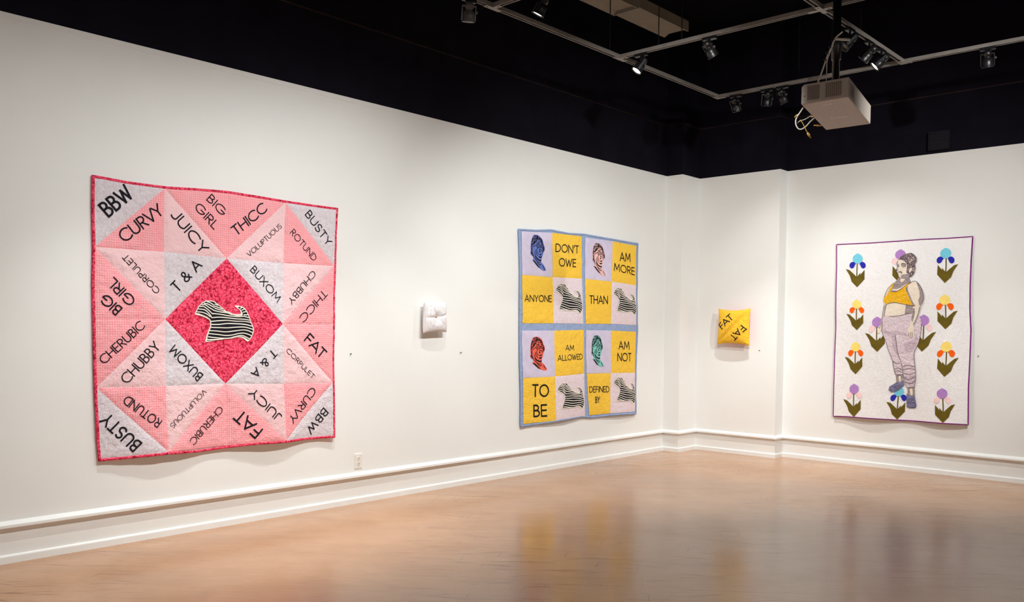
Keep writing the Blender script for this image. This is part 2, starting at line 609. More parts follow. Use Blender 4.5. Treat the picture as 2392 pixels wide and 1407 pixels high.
class Textile:
    def __init__(self, wall, root, base_depth, patches=(), puff=.007, soft=.02):
        self.wall, self.root, self.base = wall, root, base_depth
        self.patches = patches      # polygons in wall coords
        self.boxes = [(min(p.x for p in q), max(p.x for p in q), min(p.y for p in q), max(p.y for p in q)) for q in patches]
        self.puff, self.soft = puff, soft

    def depth(self, p):
        d = self.base(p)
        for q, bx in zip(self.patches, self.boxes):
            if bx[0] <= p.x <= bx[1] and bx[2] <= p.y <= bx[3] and inside(p, q):
                e = min(seg_dist(p, q[i - 1], q[i]) for i in range(len(q)))
                d += self.puff * (1 - math.exp(-e / self.soft))
                break
        return d

    def P(self, p, lay):
        return self.wall.p3(p.x, p.y, self.depth(p) + lay)

    def poly(self, name, pts, lay, mat, parent, step=.014, label=None):
        """filled shape lying on the cloth; pts in wall coords"""
        out = densify(pts, step)
        xs = [p.x for p in pts]
        ys = [p.y for p in pts]
        inner = []
        y = min(ys) + step * .5
        row = 0
        while y < max(ys):
            x = min(xs) + step * (.5 if row % 2 else .25)
            while x < max(xs):
                p = Vector((x, y))
                if inside(p, pts) and min(seg_dist(p, pts[i - 1], pts[i]) for i in range(len(pts))) > step * .4:
                    inner.append(p)
                x += step
            y += step * .87
            row += 1
        n = len(out)
        v, e, f = delaunay_2d_cdt(out + inner, [(i, (i + 1) % n) for i in range(n)], [], 1, 1e-7)[:3]
        v3 = [self.P(p, lay) for p in v]
        o = mesh_obj(name, v3, self._orient(v, f), mat, parent, smooth=True)
        if label: o['label'] = label
        return o

    def _orient(self, v, f):
        out = []
        for t in f:
            a, b, c = v[t[0]], v[t[1]], v[t[2]]
            s = (b.x - a.x) * (c.y - a.y) - (b.y - a.y) * (c.x - a.x)
            out.append(tuple(t) if s > 0 else tuple(reversed(t)))
        return out

    def ribbons(self, name, lines, width, lay, mat, parent, step=.012, label=None, taper=False):
        v, f = [], []
        for ln in lines:
            w = width
            if isinstance(ln, tuple) and isinstance(ln[1], float): ln, w = ln
            pts = densify(ln, step, False)
            if len(pts) < 2: continue
            base = len(v)
            for i, p in enumerate(pts):
                d = pts[min(i + 1, len(pts) - 1)] - pts[max(i - 1, 0)]
                if d.length < 1e-9: d = Vector((1, 0))
                d.normalize()
                nn = Vector((-d.y, d.x))
                ww = w
                if taper: ww = w * (.35 + .65 * math.sin(math.pi * (i + .5) / len(pts)))
                ext = 0
                v.append(self.P(p + nn * ww / 2, lay))
                v.append(self.P(p - nn * ww / 2, lay))
            for i in range(len(pts) - 1):
                k = base + 2 * i
                f.append((k + 1, k + 3, k + 2, k))
        o = mesh_obj(name, v, f, mat, parent, smooth=True)
        if label: o['label'] = label
        return o

    def backing(self, outline, mat, th=.010, step=.03):
        """the padded body of the quilt: front and back sheets joined round the edge"""
        out = densify(outline, step)
        xs = [p.x for p in outline]
        ys = [p.y for p in outline]
        inner = []
        y = min(ys) + step * .5
        while y < max(ys):
            x = min(xs) + step * .5
            while x < max(xs):
                p = Vector((x, y))
                if inside(p, outline) and min(seg_dist(p, outline[i - 1], outline[i]) for i in range(len(outline))) > step * .4:
                    inner.append(p)
                x += step
            y += step
        n = len(out)
        vv, e, ff = delaunay_2d_cdt(out + inner, [(i, (i + 1) % n) for i in range(n)], [], 1, 1e-7)[:3]
        ff = self._orient(vv, ff)
        m = len(vv)
        v3 = [self.wall.p3(p.x, p.y, self.base(p) - .003) for p in vv] + [self.wall.p3(p.x, p.y, max(.002, self.base(p) - .003 - th)) for p in vv]
        faces = list(ff) + [tuple(m + i for i in reversed(t)) for t in ff]
        cnt = {}
        for t in ff:
            for i in range(len(t)):
                a, b = t[i], t[(i + 1) % len(t)]
                cnt[(a, b)] = 1
        for (a, b) in cnt:
            if (b, a) not in cnt:
                faces.append((b, a, m + a, m + b))
        return mesh_obj('backing', v3, faces, mat, self.root, smooth=False)

    def binding(self, outline, mat, width=.013, step=.02, label=None):
        out = densify(outline, step)
        n = len(out)
        area = sum(out[i - 1].x * out[i].y - out[i].x * out[i - 1].y for i in range(n))
        sgn = 1 if area > 0 else -1
        prof = [(width, .000), (width * .85, .0035), (width * .4, .0055), (-.001, .004), (-.004, -.001), (-.0035, -.008), (.002, -.0125)]
        v, f = [], []
        for i in range(n):
            d = out[(i + 1) % n] - out[i - 1]
            d.normalize()
            nn = Vector((-d.y, d.x)) * sgn
            for ins, dep in prof:
                q = out[i] + nn * ins
                v.append(self.wall.p3(q.x, q.y, max(.001, self.base(out[i]) + dep)))
        k = len(prof)
        for i in range(n):
            j = (i + 1) % n
            for t in range(k - 1):
                f.append((i * k + t, i * k + t + 1, j * k + t + 1, j * k + t))
        o = mesh_obj('binding', v, f, mat, self.root, smooth=True)
        if label: o['label'] = label
        return o


# stroke alphabet ----------------------------------------------------------
def arc(cx, cy, rx, ry, a0, a1, n=12):
    return [(cx + rx * math.cos(math.radians(a0 + (a1 - a0) * i / n)), cy + ry * math.sin(math.radians(a0 + (a1 - a0) * i / n))) for i in range(n + 1)]


FONT = {
    'A': (.80, [[(0, 0), (.40, 1)], [(.40, 1), (.80, 0)], [(.15, .32), (.65, .32)]]),
    'B': (.50, [[(0, 0), (0, 1)], [(0, 1)] + arc(.19, .765, .235, .235, 90, -90) + [(0, .53)], [(0, .53)] + arc(.235, .265, .265, .265, 90, -90) + [(0, 0)]]),
    'C': (.82, [arc(.5, .5, .5, .5, 48, 312, 20)]),
    'D': (.76, [[(0, 0), (0, 1)], [(0, 1)] + arc(.26, .5, .5, .5, 90, -90, 16) + [(0, 0)]]),
    'E': (.48, [[(0, 0), (0, 1)], [(0, 1), (.48, 1)], [(0, .52), (.44, .52)], [(0, 0), (.48, 0)]]),
    'F': (.46, [[(0, 0), (0, 1)], [(0, 1), (.46, 1)], [(0, .52), (.42, .52)]]),
    'G': (1.0, [arc(.5, .5, .5, .5, 48, 355, 22), [(1.0, .47), (.56, .47)]]),
    'H': (.66, [[(0, 0), (0, 1)], [(.66, 0), (.66, 1)], [(0, .52), (.66, .52)]]),
    'I': (.0, [[(0, 0), (0, 1)]]),
    'J': (.40, [[(.40, 1), (.40, .24)] + arc(.18, .22, .22, .22, 0, -140, 10)]),
    'L': (.44, [[(0, 0), (0, 1)], [(0, 0), (.44, 0)]]),
    'M': (.90, [[(0, 0), (.10, 1)], [(.10, 1), (.45, .22)], [(.45, .22), (.80, 1)], [(.80, 1), (.90, 0)]]),
    'N': (.72, [[(0, 0), (0, 1)], [(0, 1), (.72, 0)], [(.72, 0), (.72, 1)]]),
    'O': (.94, [arc(.47, .5, .47, .5, 0, 360, 26)]),
    'P': (.50, [[(0, 0), (0, 1)], [(0, 1)] + arc(.24, .74, .26, .26, 90, -90) + [(0, .48)]]),
    'R': (.54, [[(0, 0), (0, 1)], [(0, 1)] + arc(.24, .74, .26, .26, 90, -90) + [(0, .48)], [(.2, .48), (.54, 0)]]),
    'S': (.54, [arc(.27, .755, .235, .245, 40, 250, 12) + arc(.27, .26, .27, .26, 75, -150, 14)]),
    'T': (.56, [[(.28, 0), (.28, 1)], [(0, 1), (.56, 1)]]),
    'U': (.64, [[(0, 1), (0, .32)] + arc(.32, .32, .32, .32, 180, 360, 14) + [(.64, 1)]]),
    'V': (.74, [[(0, 1), (.37, 0)], [(.37, 0), (.74, 1)]]),
    'W': (1.0, [[(0, 1), (.27, 0)], [(.27, 0), (.50, .85)], [(.50, .85), (.73, 0)], [(.73, 0), (1.0, 1)]]),
    'X': (.66, [[(0, 0), (.66, 1)], [(0, 1), (.66, 0)]]),
    'Y': (.66, [[(0, 1), (.33, .45)], [(.66, 1), (.33, .45)], [(.33, .45), (.33, 0)]]),
    '&': (.74, [[(.74, 0), (.20, .62)] + arc(.33, .79, .18, .2, 215, -30, 10) + [(.40, .56), (.14, .42)] + arc(.27, .23, .26, .23, 140, 300, 10) + [(.56, .12), (.70, .42)]]),
    "'": (.10, [[(.10, 1.02), (.02, .70)]]),
    ' ': (.30, []),
}
KERN = {('F', 'A'): -.1, ('A', 'T'): -.13, ('V', 'Y'): -.12, ('R', 'V'): -.06, ('A', 'L'): .02, ('O', 'W'): -.04, ("N", "'"): -.02, ("'", 'T'): -.04}


def word_lines(text, bs, be, up, gap=.19):
    x = 0
    out = []
    for i, ch in enumerate(text):
        if i:
            x += gap + KERN.get((text[i - 1], ch), 0)
        w, strokes = FONT[ch]
        for s in strokes:
            out.append([(x + px, py) for px, py in s])
        x += w
    wid = max(x, .01)
    return [[bs + (be - bs) * (px / wid) + up * py for px, py in s] for s in out]


def word(tx, text, bs, be, h, parent, weight=.13, mat=None, lay=.0024, gap=.20):
    """bs/be in wall coords, h = cap height in metres or an up vector"""
    d = be - bs
    if isinstance(h, Vector):
        up = h
    else:
        up = Vector((-d.y, d.x)).normalized() * h
    t = weight * .87 * up.length
    dn = d.normalized()
    un = up.normalized()
    lines = word_lines(text, bs + dn * t / 2 + un * t / 2, be - dn * t / 2 + un * t / 2, up - un * t, gap)
    # square off stroke ends a little so joints close
    fixed = []
    for ln in lines:
        ln = [Vector(p) for p in ln]
        if (ln[0] - ln[-1]).length > 1e-6:
            e0 = (ln[0] - ln[1]).normalized() * t * .42
            e1 = (ln[-1] - ln[-2]).normalized() * t * .42
            ln[0] = ln[0] + e0
            ln[-1] = ln[-1] + e1
        fixed.append(ln)
    return tx.ribbons('lettering', fixed, t, lay, mat or M_BLACKCLOTH, parent, step=.012)


# dog appliqué, traced in one coordinate frame -----------------------------
DOG = [(140, 530), (180, 440), (235, 340), (310, 270), (400, 225), (540, 225), (610, 250), (700, 320), (800, 400), (880, 470), (960, 495), (1020, 530), (1130, 550), (1205, 545), (1220, 510), (1180, 440), (1120, 390), (1070, 355), (1085, 340), (1170, 345), (1250, 365), (1310, 410), (1360, 480), (1400, 570), (1440, 680), (1480, 790), (1515, 900), (1500, 1000), (1455, 1090), (1390, 1180), (1350, 1185), (1290, 1130), (1220, 1090), (1120, 1090), (1000, 1120), (850, 1130), (650, 1160), (500, 1185), (390, 1200), (380, 1170), (410, 1060), (450, 950), (500, 840), (505, 720), (490, 680), (420, 640), (330, 600), (220, 570), (150, 555)]
DOG_IN = [(170, 520), (200, 445), (255, 350), (325, 285), (405, 246), (535, 245), (600, 268), (690, 338), (790, 418), (870, 490), (955, 520), (1020, 565), (1130, 590), (1240, 580), (1262, 530), (1215, 440), (1150, 385), (1175, 372), (1240, 385), (1295, 425), (1342, 490), (1382, 580), (1420, 685), (1460, 795), (1490, 900), (1478, 990), (1435, 1080), (1380, 1140), (1310, 1085), (1230, 1060), (1110, 1060), (1000, 1090), (850, 1108), (650, 1138), (500, 1155), (420, 1165), (440, 1065), (475, 960), (522, 845), (530, 720), (512, 660), (430, 600), (335, 560), (230, 520)]
STRIPES = [[(530, 630), (700, 615), (900, 630), (1100, 655), (1290, 665), (1420, 690)], [(520, 715), (700, 700), (900, 690), (1100, 710), (1300, 715), (1440, 740)], [(520, 785), (700, 785), (900, 765), (1100, 770), (1300, 785), (1470, 830)], [(510, 855), (700, 860), (900, 865), (1100, 850), (1300, 850), (1490, 905)], [(480, 930), (650, 940), (850, 960), (1050, 940), (1250, 915), (1380, 935), (1490, 990)], [(460, 1000), (650, 1020), (850, 1045), (1000, 1035), (1150, 1000), (1270, 990), (1380, 1020), (1460, 1060)], [(440, 1075), (600, 1095), (800, 1110), (950, 1105), (1100, 1065), (1230, 1045), (1330, 1085), (1410, 1130)], [(420, 1140), (600, 1140), (800, 1125)], [(560, 530), (750, 550), (950, 585), (1150, 605), (1280, 595), (1390, 630)], [(590, 460), (750, 495), (900, 515), (1000, 560)], [(595, 405), (700, 435), (800, 465), (880, 490)], [(590, 355), (680, 385), (790, 425)], [(600, 305), (680, 340)], [(180, 490), (300, 500), (420, 545), (500, 610)], [(215, 425), (350, 440), (460, 520), (540, 630)], [(250, 370), (330, 365), (430, 430), (560, 545)], [(290, 325), (370, 325), (470, 390), (590, 460)], [(340, 290), (430, 305), (520, 350), (590, 390)], [(410, 250), (480, 270), (550, 310), (590, 345)], [(1195, 415), (1245, 380)], [(1225, 455), (1290, 425)], [(1252, 500), (1330, 485)], [(1270, 560), (1370, 560)]]


def make_affine(src, dst):
    """least-squares affine 2D map"""
    n = len(src)
    # normal equations for [x y 1]
    S = Matrix(((0,) * 3,) * 3)
    bx = Vector((0, 0, 0))
    by = Vector((0, 0, 0))
    for (x, y), (u, v) in zip(src, dst):
        r = Vector((x, y, 1))
        for i in range(3):
            for j in range(3):
                S[i][j] += r[i] * r[j]
        bx += r * u
        by += r * v
    Si = S.inverted()
    cx, cy = Si @ bx, Si @ by
    return lambda p: (cx[0] * p[0] + cx[1] * p[1] + cx[2], cy[0] * p[0] + cy[1] * p[1] + cy[2])


def dog(tx, mp, stripe_w, parent, step, label):
    """mp: frame point -> wall coords"""
    d = tx.poly('dog_applique', [mp(p) for p in DOG], .0035, M_CREAM, parent, step, label)
    tx.poly('striped_coat', [mp(p) for p in DOG_IN], .0055, M_BLACKCLOTH, d, step)
    lines = []
    for s in STRIPES:
        c = smooth_curve([mp(p) for p in s], 5)
        lines.append(c)
    tx.ribbons('white_stripes', lines, stripe_w, .0075, M_CREAM, d, step=.01, taper=False)
    return d


# ------------------------------------------------------------------ 1. pink word quilt
WL = Wall('L', 0.0, .022)
ND = [[(221, 416), (385.5, 440), (531, 451), (668, 473), (787, 490)],
      [(222, 577), (384, 588.5), (530, 604), (662, 615), (781.6, 621.5)],
      [(222, 746), (385, 746), (525, 750), (660, 757), (778, 758)],
      [(225, 906.5), (384, 902), (526.6, 896.6), (661, 896.6), (776.7, 893.5)],
      [(230, 1072.5), (389, 1056), (530, 1041), (664.4, 1028.8), (778, 1018)]]
OUT1 = [(217, 409.5), (300, 425), (387, 436.5), (460, 441), (531, 447), (600, 458), (668, 469.5), (730, 479), (790, 487), (786.5, 550), (785, 621), (782, 690), (781.5, 758), (779, 830), (779.5, 893), (780.5, 960), (780.5, 1022), (720, 1026), (665, 1033), (600, 1037), (530, 1046), (460, 1056), (389, 1060), (310, 1069), (231, 1077.5), (226, 1000), (222, 907), (220, 830), (218.5, 746), (217, 660), (218.5, 577), (216.5, 490)]
n1 = [[WL.px(*p) for p in r] for r in ND]
out1 = [WL.px(*p) for p in OUT1]
za, zb = .52, 2.22


def base1(p):
    t = max(0, min(1, (zb - p.y) / (zb - za)))          # 0 at the top, 1 at the hem
    wv = .5 + .5 * math.sin((p.x + 6.7) * 2 * math.pi / .78 - 1.3)
    w2 = noise.noise(Vector((p.x * 2.2, p.y * 1.3, 3.1)))
    wr = noise.noise(Vector((p.x * 11, p.y * 13, 1.7))) * .0034 + noise.noise(Vector((p.x * 22, p.y * 34, 5.7))) * .0016
    return .017 + t * .006 + t ** 2.2 * (.030 * wv) + .006 * t * w2 + wr


cells = {  # (row, col): diagonal kind and the two patches (upper one first)
    (0, 0): ('/', 'grey', 'coral'), (0, 1): ('\\', 'coral', 'pale'), (0, 2): ('/', 'coral', 'pale'), (0, 3): ('\\', 'grey', 'coral'),
    (1, 0): ('\\', 'pale', 'coral'), (1, 1): ('/', 'grey', 'hot'), (1, 2): ('\\', 'grey', 'hot'), (1, 3): ('/', 'pale', 'coral'),
    (2, 0): ('/', 'coral', 'pale'), (2, 1): ('\\', 'hot', 'grey'), (2, 2): ('/', 'hot', 'grey'), (2, 3): ('\\', 'coral', 'pale'),
    (3, 0): ('\\', 'coral', 'grey'), (3, 1): ('/', 'pale', 'coral'), (3, 2): ('\\', 'pale', 'coral'), (3, 3): ('/', 'coral', 'grey')}
MATS1 = {'grey': M_GREY, 'coral': M_CORAL, 'pale': M_PALE, 'hot': M_HOT}
DESC1 = {'grey': 'grey lilac mottled triangle', 'coral': 'coral pink gingham triangle', 'pale': 'pale pink gingham triangle', 'hot': 'hot pink leaf print triangle'}
tri = []
for (r, c), (k, up_, lo_) in cells.items():
    tl, tr, bl, br = n1[r][c], n1[r][c + 1], n1[r + 1][c], n1[r + 1][c + 1]
    if k == '/':
        tri.append(((r, c, 0), [tl, bl, tr], up_))
        tri.append(((r, c, 1), [bl, br, tr], lo_))
    else:
        tri.append(((r, c, 0), [tl, br, tr], up_))
        tri.append(((r, c, 1), [tl, bl, br], lo_))
q1 = empty('quilt', (0, (out1[0].x + out1[8].x) / 2, .52), 'large square pink patchwork quilt covered in words, striped dog at its centre', 'quilt', None)
t1 = Textile(WL, q1, base1, [t[1] for t in tri], .006, .018)
t1.backing(out1, M_BACK)
t1.binding(out1, M_HOT, .013, label='hot pink printed binding')
WORDS1 = {  # patch key: list of (text, baseline start px, end px, cap height m, weight)
    (0, 0, 0): [('BBW', (254, 510), (315, 459), .098, .16)],
    (0, 0, 1): [('CURVY', (291, 569), (385, 499), .079, .13)],
    (0, 1, 1): [('JUICY', (396, 503), (471, 596), .074, .14)],
    (0, 1, 0): [('BIG', (481, 467), (519, 507), .060, .13), ('GIRL', (452, 486), (499, 538), .062, .13)],
    (0, 2, 0): [('THICC', (552, 553), (626, 492), .072, .14)],
    (0, 2, 1): [('VOLUPTUOUS', (582, 602), (659, 531), .036, .125)],
    (0, 3, 0): [('BUSTY', (711, 502), (764, 577), .064, .14)],
    (0, 3, 1): [('ROTUND', (676, 545), (732, 612), .050, .12)],
    (1, 0, 0): [('CORPULET', (374, 678), (295, 592), .042, .13)],
    (1, 0, 1): [('BIG', (286, 720), (247, 684), .066, .15), ('GIRL', (318, 701), (265, 646), .066, .14)],
    (1, 1, 0): [('T & A', (414, 685), (473, 622), .072, .14)],
    (1, 2, 0): [('BUXOM', (582, 632), (645, 708), .056, .13)],
    (1, 3, 0): [('CHUBBY', (729, 630), (670, 701), .050, .13)],
    (1, 3, 1): [('THICC', (754, 675), (697, 741), .060, .13)],
    (2, 0, 0): [('CHERUBIC', (243, 853), (339, 764), .058, .12)],
    (2, 0, 1): [('CHUBBY', (295, 899), (374, 812), .066, .12)],
    (2, 1, 1): [('BUXOM', (474, 876), (406, 804), .062, .14)],
    (2, 2, 1): [('T & A', (633, 814), (581, 871), .062, .15)],
    (2, 3, 0): [('FAT', (708, 796), (749, 841), .080, .15)],
    (2, 3, 1): [('CORPULET', (665, 821), (728, 886), .036, .13)],
    (3, 3, 0): [('CURVY', (727, 902), (669, 978), .062, .13)],
    (3, 3, 1): [('BBW', (754, 951), (713, 1003), .066, .15)],
    (3, 2, 0): [('JUICY', (655, 971), (588, 904), .062, .15)],
    (3, 2, 1): [('FAT', (609, 1002), (560, 954), .090, .15)],
    (3, 1, 0): [('VOLUPTUOUS', (474, 908), (391, 992), .036, .11)],
    (3, 1, 1): [('CHERUBIC', (511, 947), (438, 1029), .050, .12)],
    (3, 0, 0): [('ROTUND', (375, 982), (296, 922), .058, .13)],
    (3, 0, 1): [('BUSTY', (328, 1034), (252, 962), .080, .15)],
}
for key, poly, kind in tri:
    ws = WORDS1.get(key, [])
    lab = DESC1[kind] + (' reading ' + ' '.join(w[0] for w in ws) if ws else '')
    po = t1.poly('patch', poly, .0, MATS1[kind], q1, .0125, lab)
    for tx_, bs, be, h, wt in ws:
        word(t1, tx_, WL.px(*bs), WL.px(*be), h, po, wt)
dog(t1, lambda p: WL.px(440 + p[0] / 10.05, 680 + p[1] / 10.05), .0064, q1, .012, 'black and cream striped dog applique')

# ------------------------------------------------------------------ 2. yellow portrait quilt
S5 = 5.413


def c5(x, y): return (1200 + x / S5, 520 + y / S5)
def c6(x, y): return (1200 + x / S5, 750 + y / S5)


P2 = {'00': ('lav', c5, [(105, 110), (490, 130), (495, 690), (110, 662)]), '01': ('yel', c5, [(490, 130), (865, 175), (868, 710), (497, 692)]),
      '10': ('yel', c5, [(110, 662), (497, 692), (507, 1275), (115, 1275)]), '11': ('pink', c5, [(497, 692), (868, 710), (882, 1282), (507, 1275)]),
      '02': ('lav', c5, [(910, 190), (1258, 237), (1241, 747), (905, 712)]), '03': ('yel', c5, [(1258, 237), (1555, 295), (1550, 795), (1242, 748)]),
      '12': ('yel', c5, [(905, 712), (1241, 748), (1230, 1282), (912, 1282)]), '13': ('pink', c5, [(1242, 748), (1550, 795), (1552, 1300), (1230, 1282)]),
      '20': ('lav', c6, [(105, 122), (511, 122), (515, 704), (115, 722)]), '21': ('yel', c6, [(511, 122), (888, 112), (890, 666), (515, 703)]),
      '30': ('yel', c6, [(118, 724), (515, 703), (515, 1263), (120, 1305)]), '31': ('pink', c6, [(515, 703), (890, 667), (900, 1215), (515, 1262)]),
      '22': ('lav', c6, [(915, 118), (1232, 122), (1221, 659), (920, 665)]), '23': ('yel', c6, [(1232, 122), (1548, 137), (1530, 655), (1221, 659)]),
      '32': ('yel', c6, [(920, 668), (1219, 659), (1202, 1168), (955, 1195)]), '33': ('pink', c6, [(1219, 659), (1530, 655), (1528, 1145), (1201, 1168)])}
OUT2 = [c5(70, 82), c5(280, 95), c5(480, 90), c5(700, 135), c5(900, 145), c5(1150, 190), c5(1350, 225), c5(1577, 265), c5(1572, 600), c5(1565, 1000), c5(1572, 1330), c6(1572, 130), c6(1555, 450), c6(1543, 800), c6(1545, 1178), c6(1400, 1180), c6(1200, 1195), c6(980, 1225), c6(850, 1215), c6(600, 1255), c6(350, 1300), c6(88, 1338), c6(90, 900), c6(80, 500), c6(80, 100), c5(80, 1000), c5(85, 600)]
out2 = [WL.px(*p) for p in OUT2]
pp2 = {k: [WL.px(*f(*p)) for p in pts] for k, (kd, f, pts) in P2.items()}


def base2(p):
    t = max(0, min(1, (2.25 - p.y) / 1.8))
    wv = .5 + .5 * math.sin((p.x + 2.9) * 2 * math.pi / .92 - 2.2)
    wr = noise.noise(Vector((p.x * 9, p.y * 10, 8.7))) * .0035 + noise.noise(Vector((p.x * 24, p.y * 28, 2.7))) * .0012
    return .017 + t * .005 + t ** 2.5 * .026 * wv + wr


q2 = empty('quilt', (0, -2.0, .44), 'yellow and lavender block quilt with four portraits and pale blue sashing', 'quilt')
t2 = Textile(WL, q2, base2, list(pp2.values()), .005, .02)
bk = t2.backing(out2, M_BLUE, step=.02)
bk['label'] = 'pale blue dotted sashing and border'
t2.binding(out2, M_BLUE, .012)
MATS2 = {'lav': M_LAV, 'yel': M_YELLOW, 'pink': M_PINK}
DESC2 = {'lav': 'lavender block with a portrait', 'yel': 'yellow block reading ', 'pink': 'pale pink block with a striped dog'}
WORDS2 = {'01': [("DON'T", (527, 373), (822, 397), -108), ('OWE', (568, 555), (787, 568), -108)],
          '03': [('AM', (1338, 488), (1476, 505), -115), ('MORE', (1265, 612), (1527, 670), -103)],
          '10': [('ANYONE', (135, 1003), (477, 1008), -90)],
          '12': [('THAN', (955, 1030), (1188, 1035), -110)],
          '21': [('AM', (642, 377), (752, 377), -74), ('ALLOWED', (545, 508), (866, 486), -76)],
          '23': [('AM', (1312, 362), (1453, 364), -108), ('NOT', (1297, 512), (1477, 513), -110)],
          '30': [('TO', (228, 964), (432, 962), -165), ('BE', (243, 1220), (407, 1210), -162)],
          '32': [('DEFINED', (952, 908), (1195, 902), -80), ('BY', (1026, 1040), (1082, 1038), -84)]}
FACE_REF = [(370, 165), (565, 900), (255, 540), (545, 440), (290, 675)]
FACES2 = {'00': ([(x / 8.794 + 1210, y / 8.794 + 530) for x, y in FACE_REF], srgb(104, 124, 196), 'blue'),
          '02': ([(x / 8.793 + 1360, y / 8.793 + 530) for x, y in [(320, 325), (485, 1005), (205, 680), (455, 600), (230, 800)]], srgb(240, 188, 182), 'pale pink'),
          '20': ([c6(*p) for p in [(275, 198), (410, 615), (200, 455), (382, 340), (235, 525)]], srgb(238, 104, 84), 'orange red'),
          '22': ([c6(*p) for p in [(1045, 190), (1132, 580), (975, 390), (1112, 310), (990, 488)]], srgb(126, 200, 190), 'teal')}
DOG_REF = [(140, 530), (390, 1200), (1370, 1185), (470, 225), (1070, 350), (1515, 900)]
DOGS2 = {'11': [c5(*p) for p in [(530, 850), (555, 1115), (825, 1187), (600, 775), (780, 865), (864, 1050)]],
         '13': [c5(*p) for p in [(1255, 890), (1290, 1140), (1520, 1190), (1320, 830), (1470, 910), (1540, 1080)]],
         '31': [c6(*p) for p in [(535, 865), (565, 1125), (850, 1140), (615, 790), (775, 845), (885, 1000)]],
         '33': [c6(*p) for p in [(1240, 775), (1270, 1025), (1495, 1060), (1320, 715), (1462, 790), (1525, 960)]]}
FACE = [(330, 165), (390, 168), (440, 198), (490, 250), (508, 300), (520, 370), (545, 430), (540, 490), (516, 530), (502, 590), (482, 650), (465, 690), (472, 730), (512, 770), (545, 830), (568, 888), (556, 905), (520, 905), (470, 872), (410, 832), (360, 775), (330, 725), (292, 682), (312, 660), (308, 610), (276, 578), (252, 545), (266, 490), (258, 420), (264, 330), (280, 260), (300, 200)]
HAIR = [(325, 172), (395, 174), (440, 205), (478, 250), (500, 320), (505, 360), (480, 330), (462, 285), (425, 262), (392, 275), (376, 312), (350, 338), (318, 362), (294, 392), (286, 440), (292, 500), (304, 545), (312, 590), (326, 640), (318, 640), (305, 600), (275, 572), (260, 535), (272, 485), (264, 400), (270, 315), (288, 235)]
INK_POLYS = [[(336, 560), (352, 590), (385, 645), (440, 682), (472, 672), (466, 715), (425, 705), (375, 670), (340, 620)],
             [(292, 682), (335, 700), (372, 750), (400, 790), (450, 850), (400, 822), (358, 770), (322, 722)],
             [(422, 566), (450, 556), (484, 566), (470, 584), (432, 584)],
             [(425, 505), (440, 500), (458, 515), (440, 528), (424, 522)],
             [(505, 380), (530, 430), (536, 480), (512, 525), (510, 450)],
             [(408, 605), (450, 612), (478, 600), (468, 640), (430, 640)]]
EYES = [((405, 392), 15, 12), ((484, 402), 14, 12)]


def ellipse(c, rx, ry, n=18):
    return [(c[0] + rx * math.cos(2 * math.pi * i / n), c[1] + ry * math.sin(2 * math.pi * i / n)) for i in range(n)]


INK_LINES = [ellipse((408, 392), 34, 36) + [(442, 392)], ellipse((488, 402), 30, 33) + [(518, 402)], [(374, 378), (330, 392), (288, 420)], [(442, 392), (458, 395)],
             [(446, 420), (440, 460), (430, 505)], [(372, 340), (405, 330), (440, 345)], [(466, 345), (490, 350), (508, 370)], [(350, 480), (362, 540), (395, 600)],
             [(372, 470), (385, 520), (410, 560)], [(338, 640), (362, 690), (410, 735), (455, 745)], [(372, 690), (398, 755), (440, 785), (472, 775)], [(500, 440), (498, 500), (492, 545)],
             [(330, 520), (345, 580)], [(500, 790), (530, 850), (548, 890)], [(440, 470), (468, 475), (480, 500)], [(395, 440), (380, 470)], [(415, 270), (420, 310), (460, 300), (470, 330)],
             [(455, 270), (480, 310)]]
rp = random.Random(11)
HAIR_LINES = [[(300, 230), (330, 200), (380, 195)], [(290, 300), (320, 240), (370, 220)], [(285, 360), (310, 300), (350, 260)], [(275, 430), (290, 380)], [(285, 500), (300, 550)], [(400, 195), (440, 225), (470, 260)]]
for _i in range(26):
    _x, _y = rp.uniform(285, 450), rp.uniform(195, 330)
    if _i > 15: _x, _y = rp.uniform(268, 300), rp.uniform(360, 590)
    if inside(Vector((_x, _y)), [Vector(q_) for q_ in HAIR]):
        _a = rp.uniform(0, 3.1)
        HAIR_LINES.append([(_x, _y), (_x + 10 * math.cos(_a), _y + 12 * math.sin(_a)), (_x + 22 * math.cos(_a + .5), _y + 22 * math.sin(_a + .5))])


def portrait(tx, key, po):
    pts, colr, cname = FACES2[key]
    mp0 = make_affine(FACE_REF, pts)
    mp = lambda p: WL.px(*mp0(p))
    m = cloth('portrait_' + cname.replace(' ', '_'), colr)
    f = tx.poly('portrait', [mp(p) for p in FACE], .003, m, po, .01, cname + ' printed portrait')
    v, fc = [], []
    # ink shapes joined into one print
    mb = MB()
    for pl in [HAIR] + INK_POLYS + [ellipse(c, a, b) for c, a, b in EYES]:
        o = tx.poly('ink_tmp', [mp(p) for p in pl], .005, M_INK, None, .01)
        mb.add([vv.co.copy() for vv in o.data.vertices], [tuple(pg.vertices) for pg in o.data.polygons])
        bpy.data.objects.remove(o)
    o = tx.ribbons('ink_tmp', [[mp(p) for p in ln] for ln in INK_LINES], .0065, .0052, M_INK, None, .008)
    mb.add([vv.co.copy() for vv in o.data.vertices], [tuple(pg.vertices) for pg in o.data.polygons])
    bpy.data.objects.remove(o)
    # the portrait is itself a sub-part of the block, so its print joins it at the same level
    mb.build('portrait_ink', M_INK, po, True)
    tag(tx.ribbons('hair_highlights', [[mp(p) for p in ln] for ln in HAIR_LINES], .004, .0068, m, po, .008), kind='stuff')


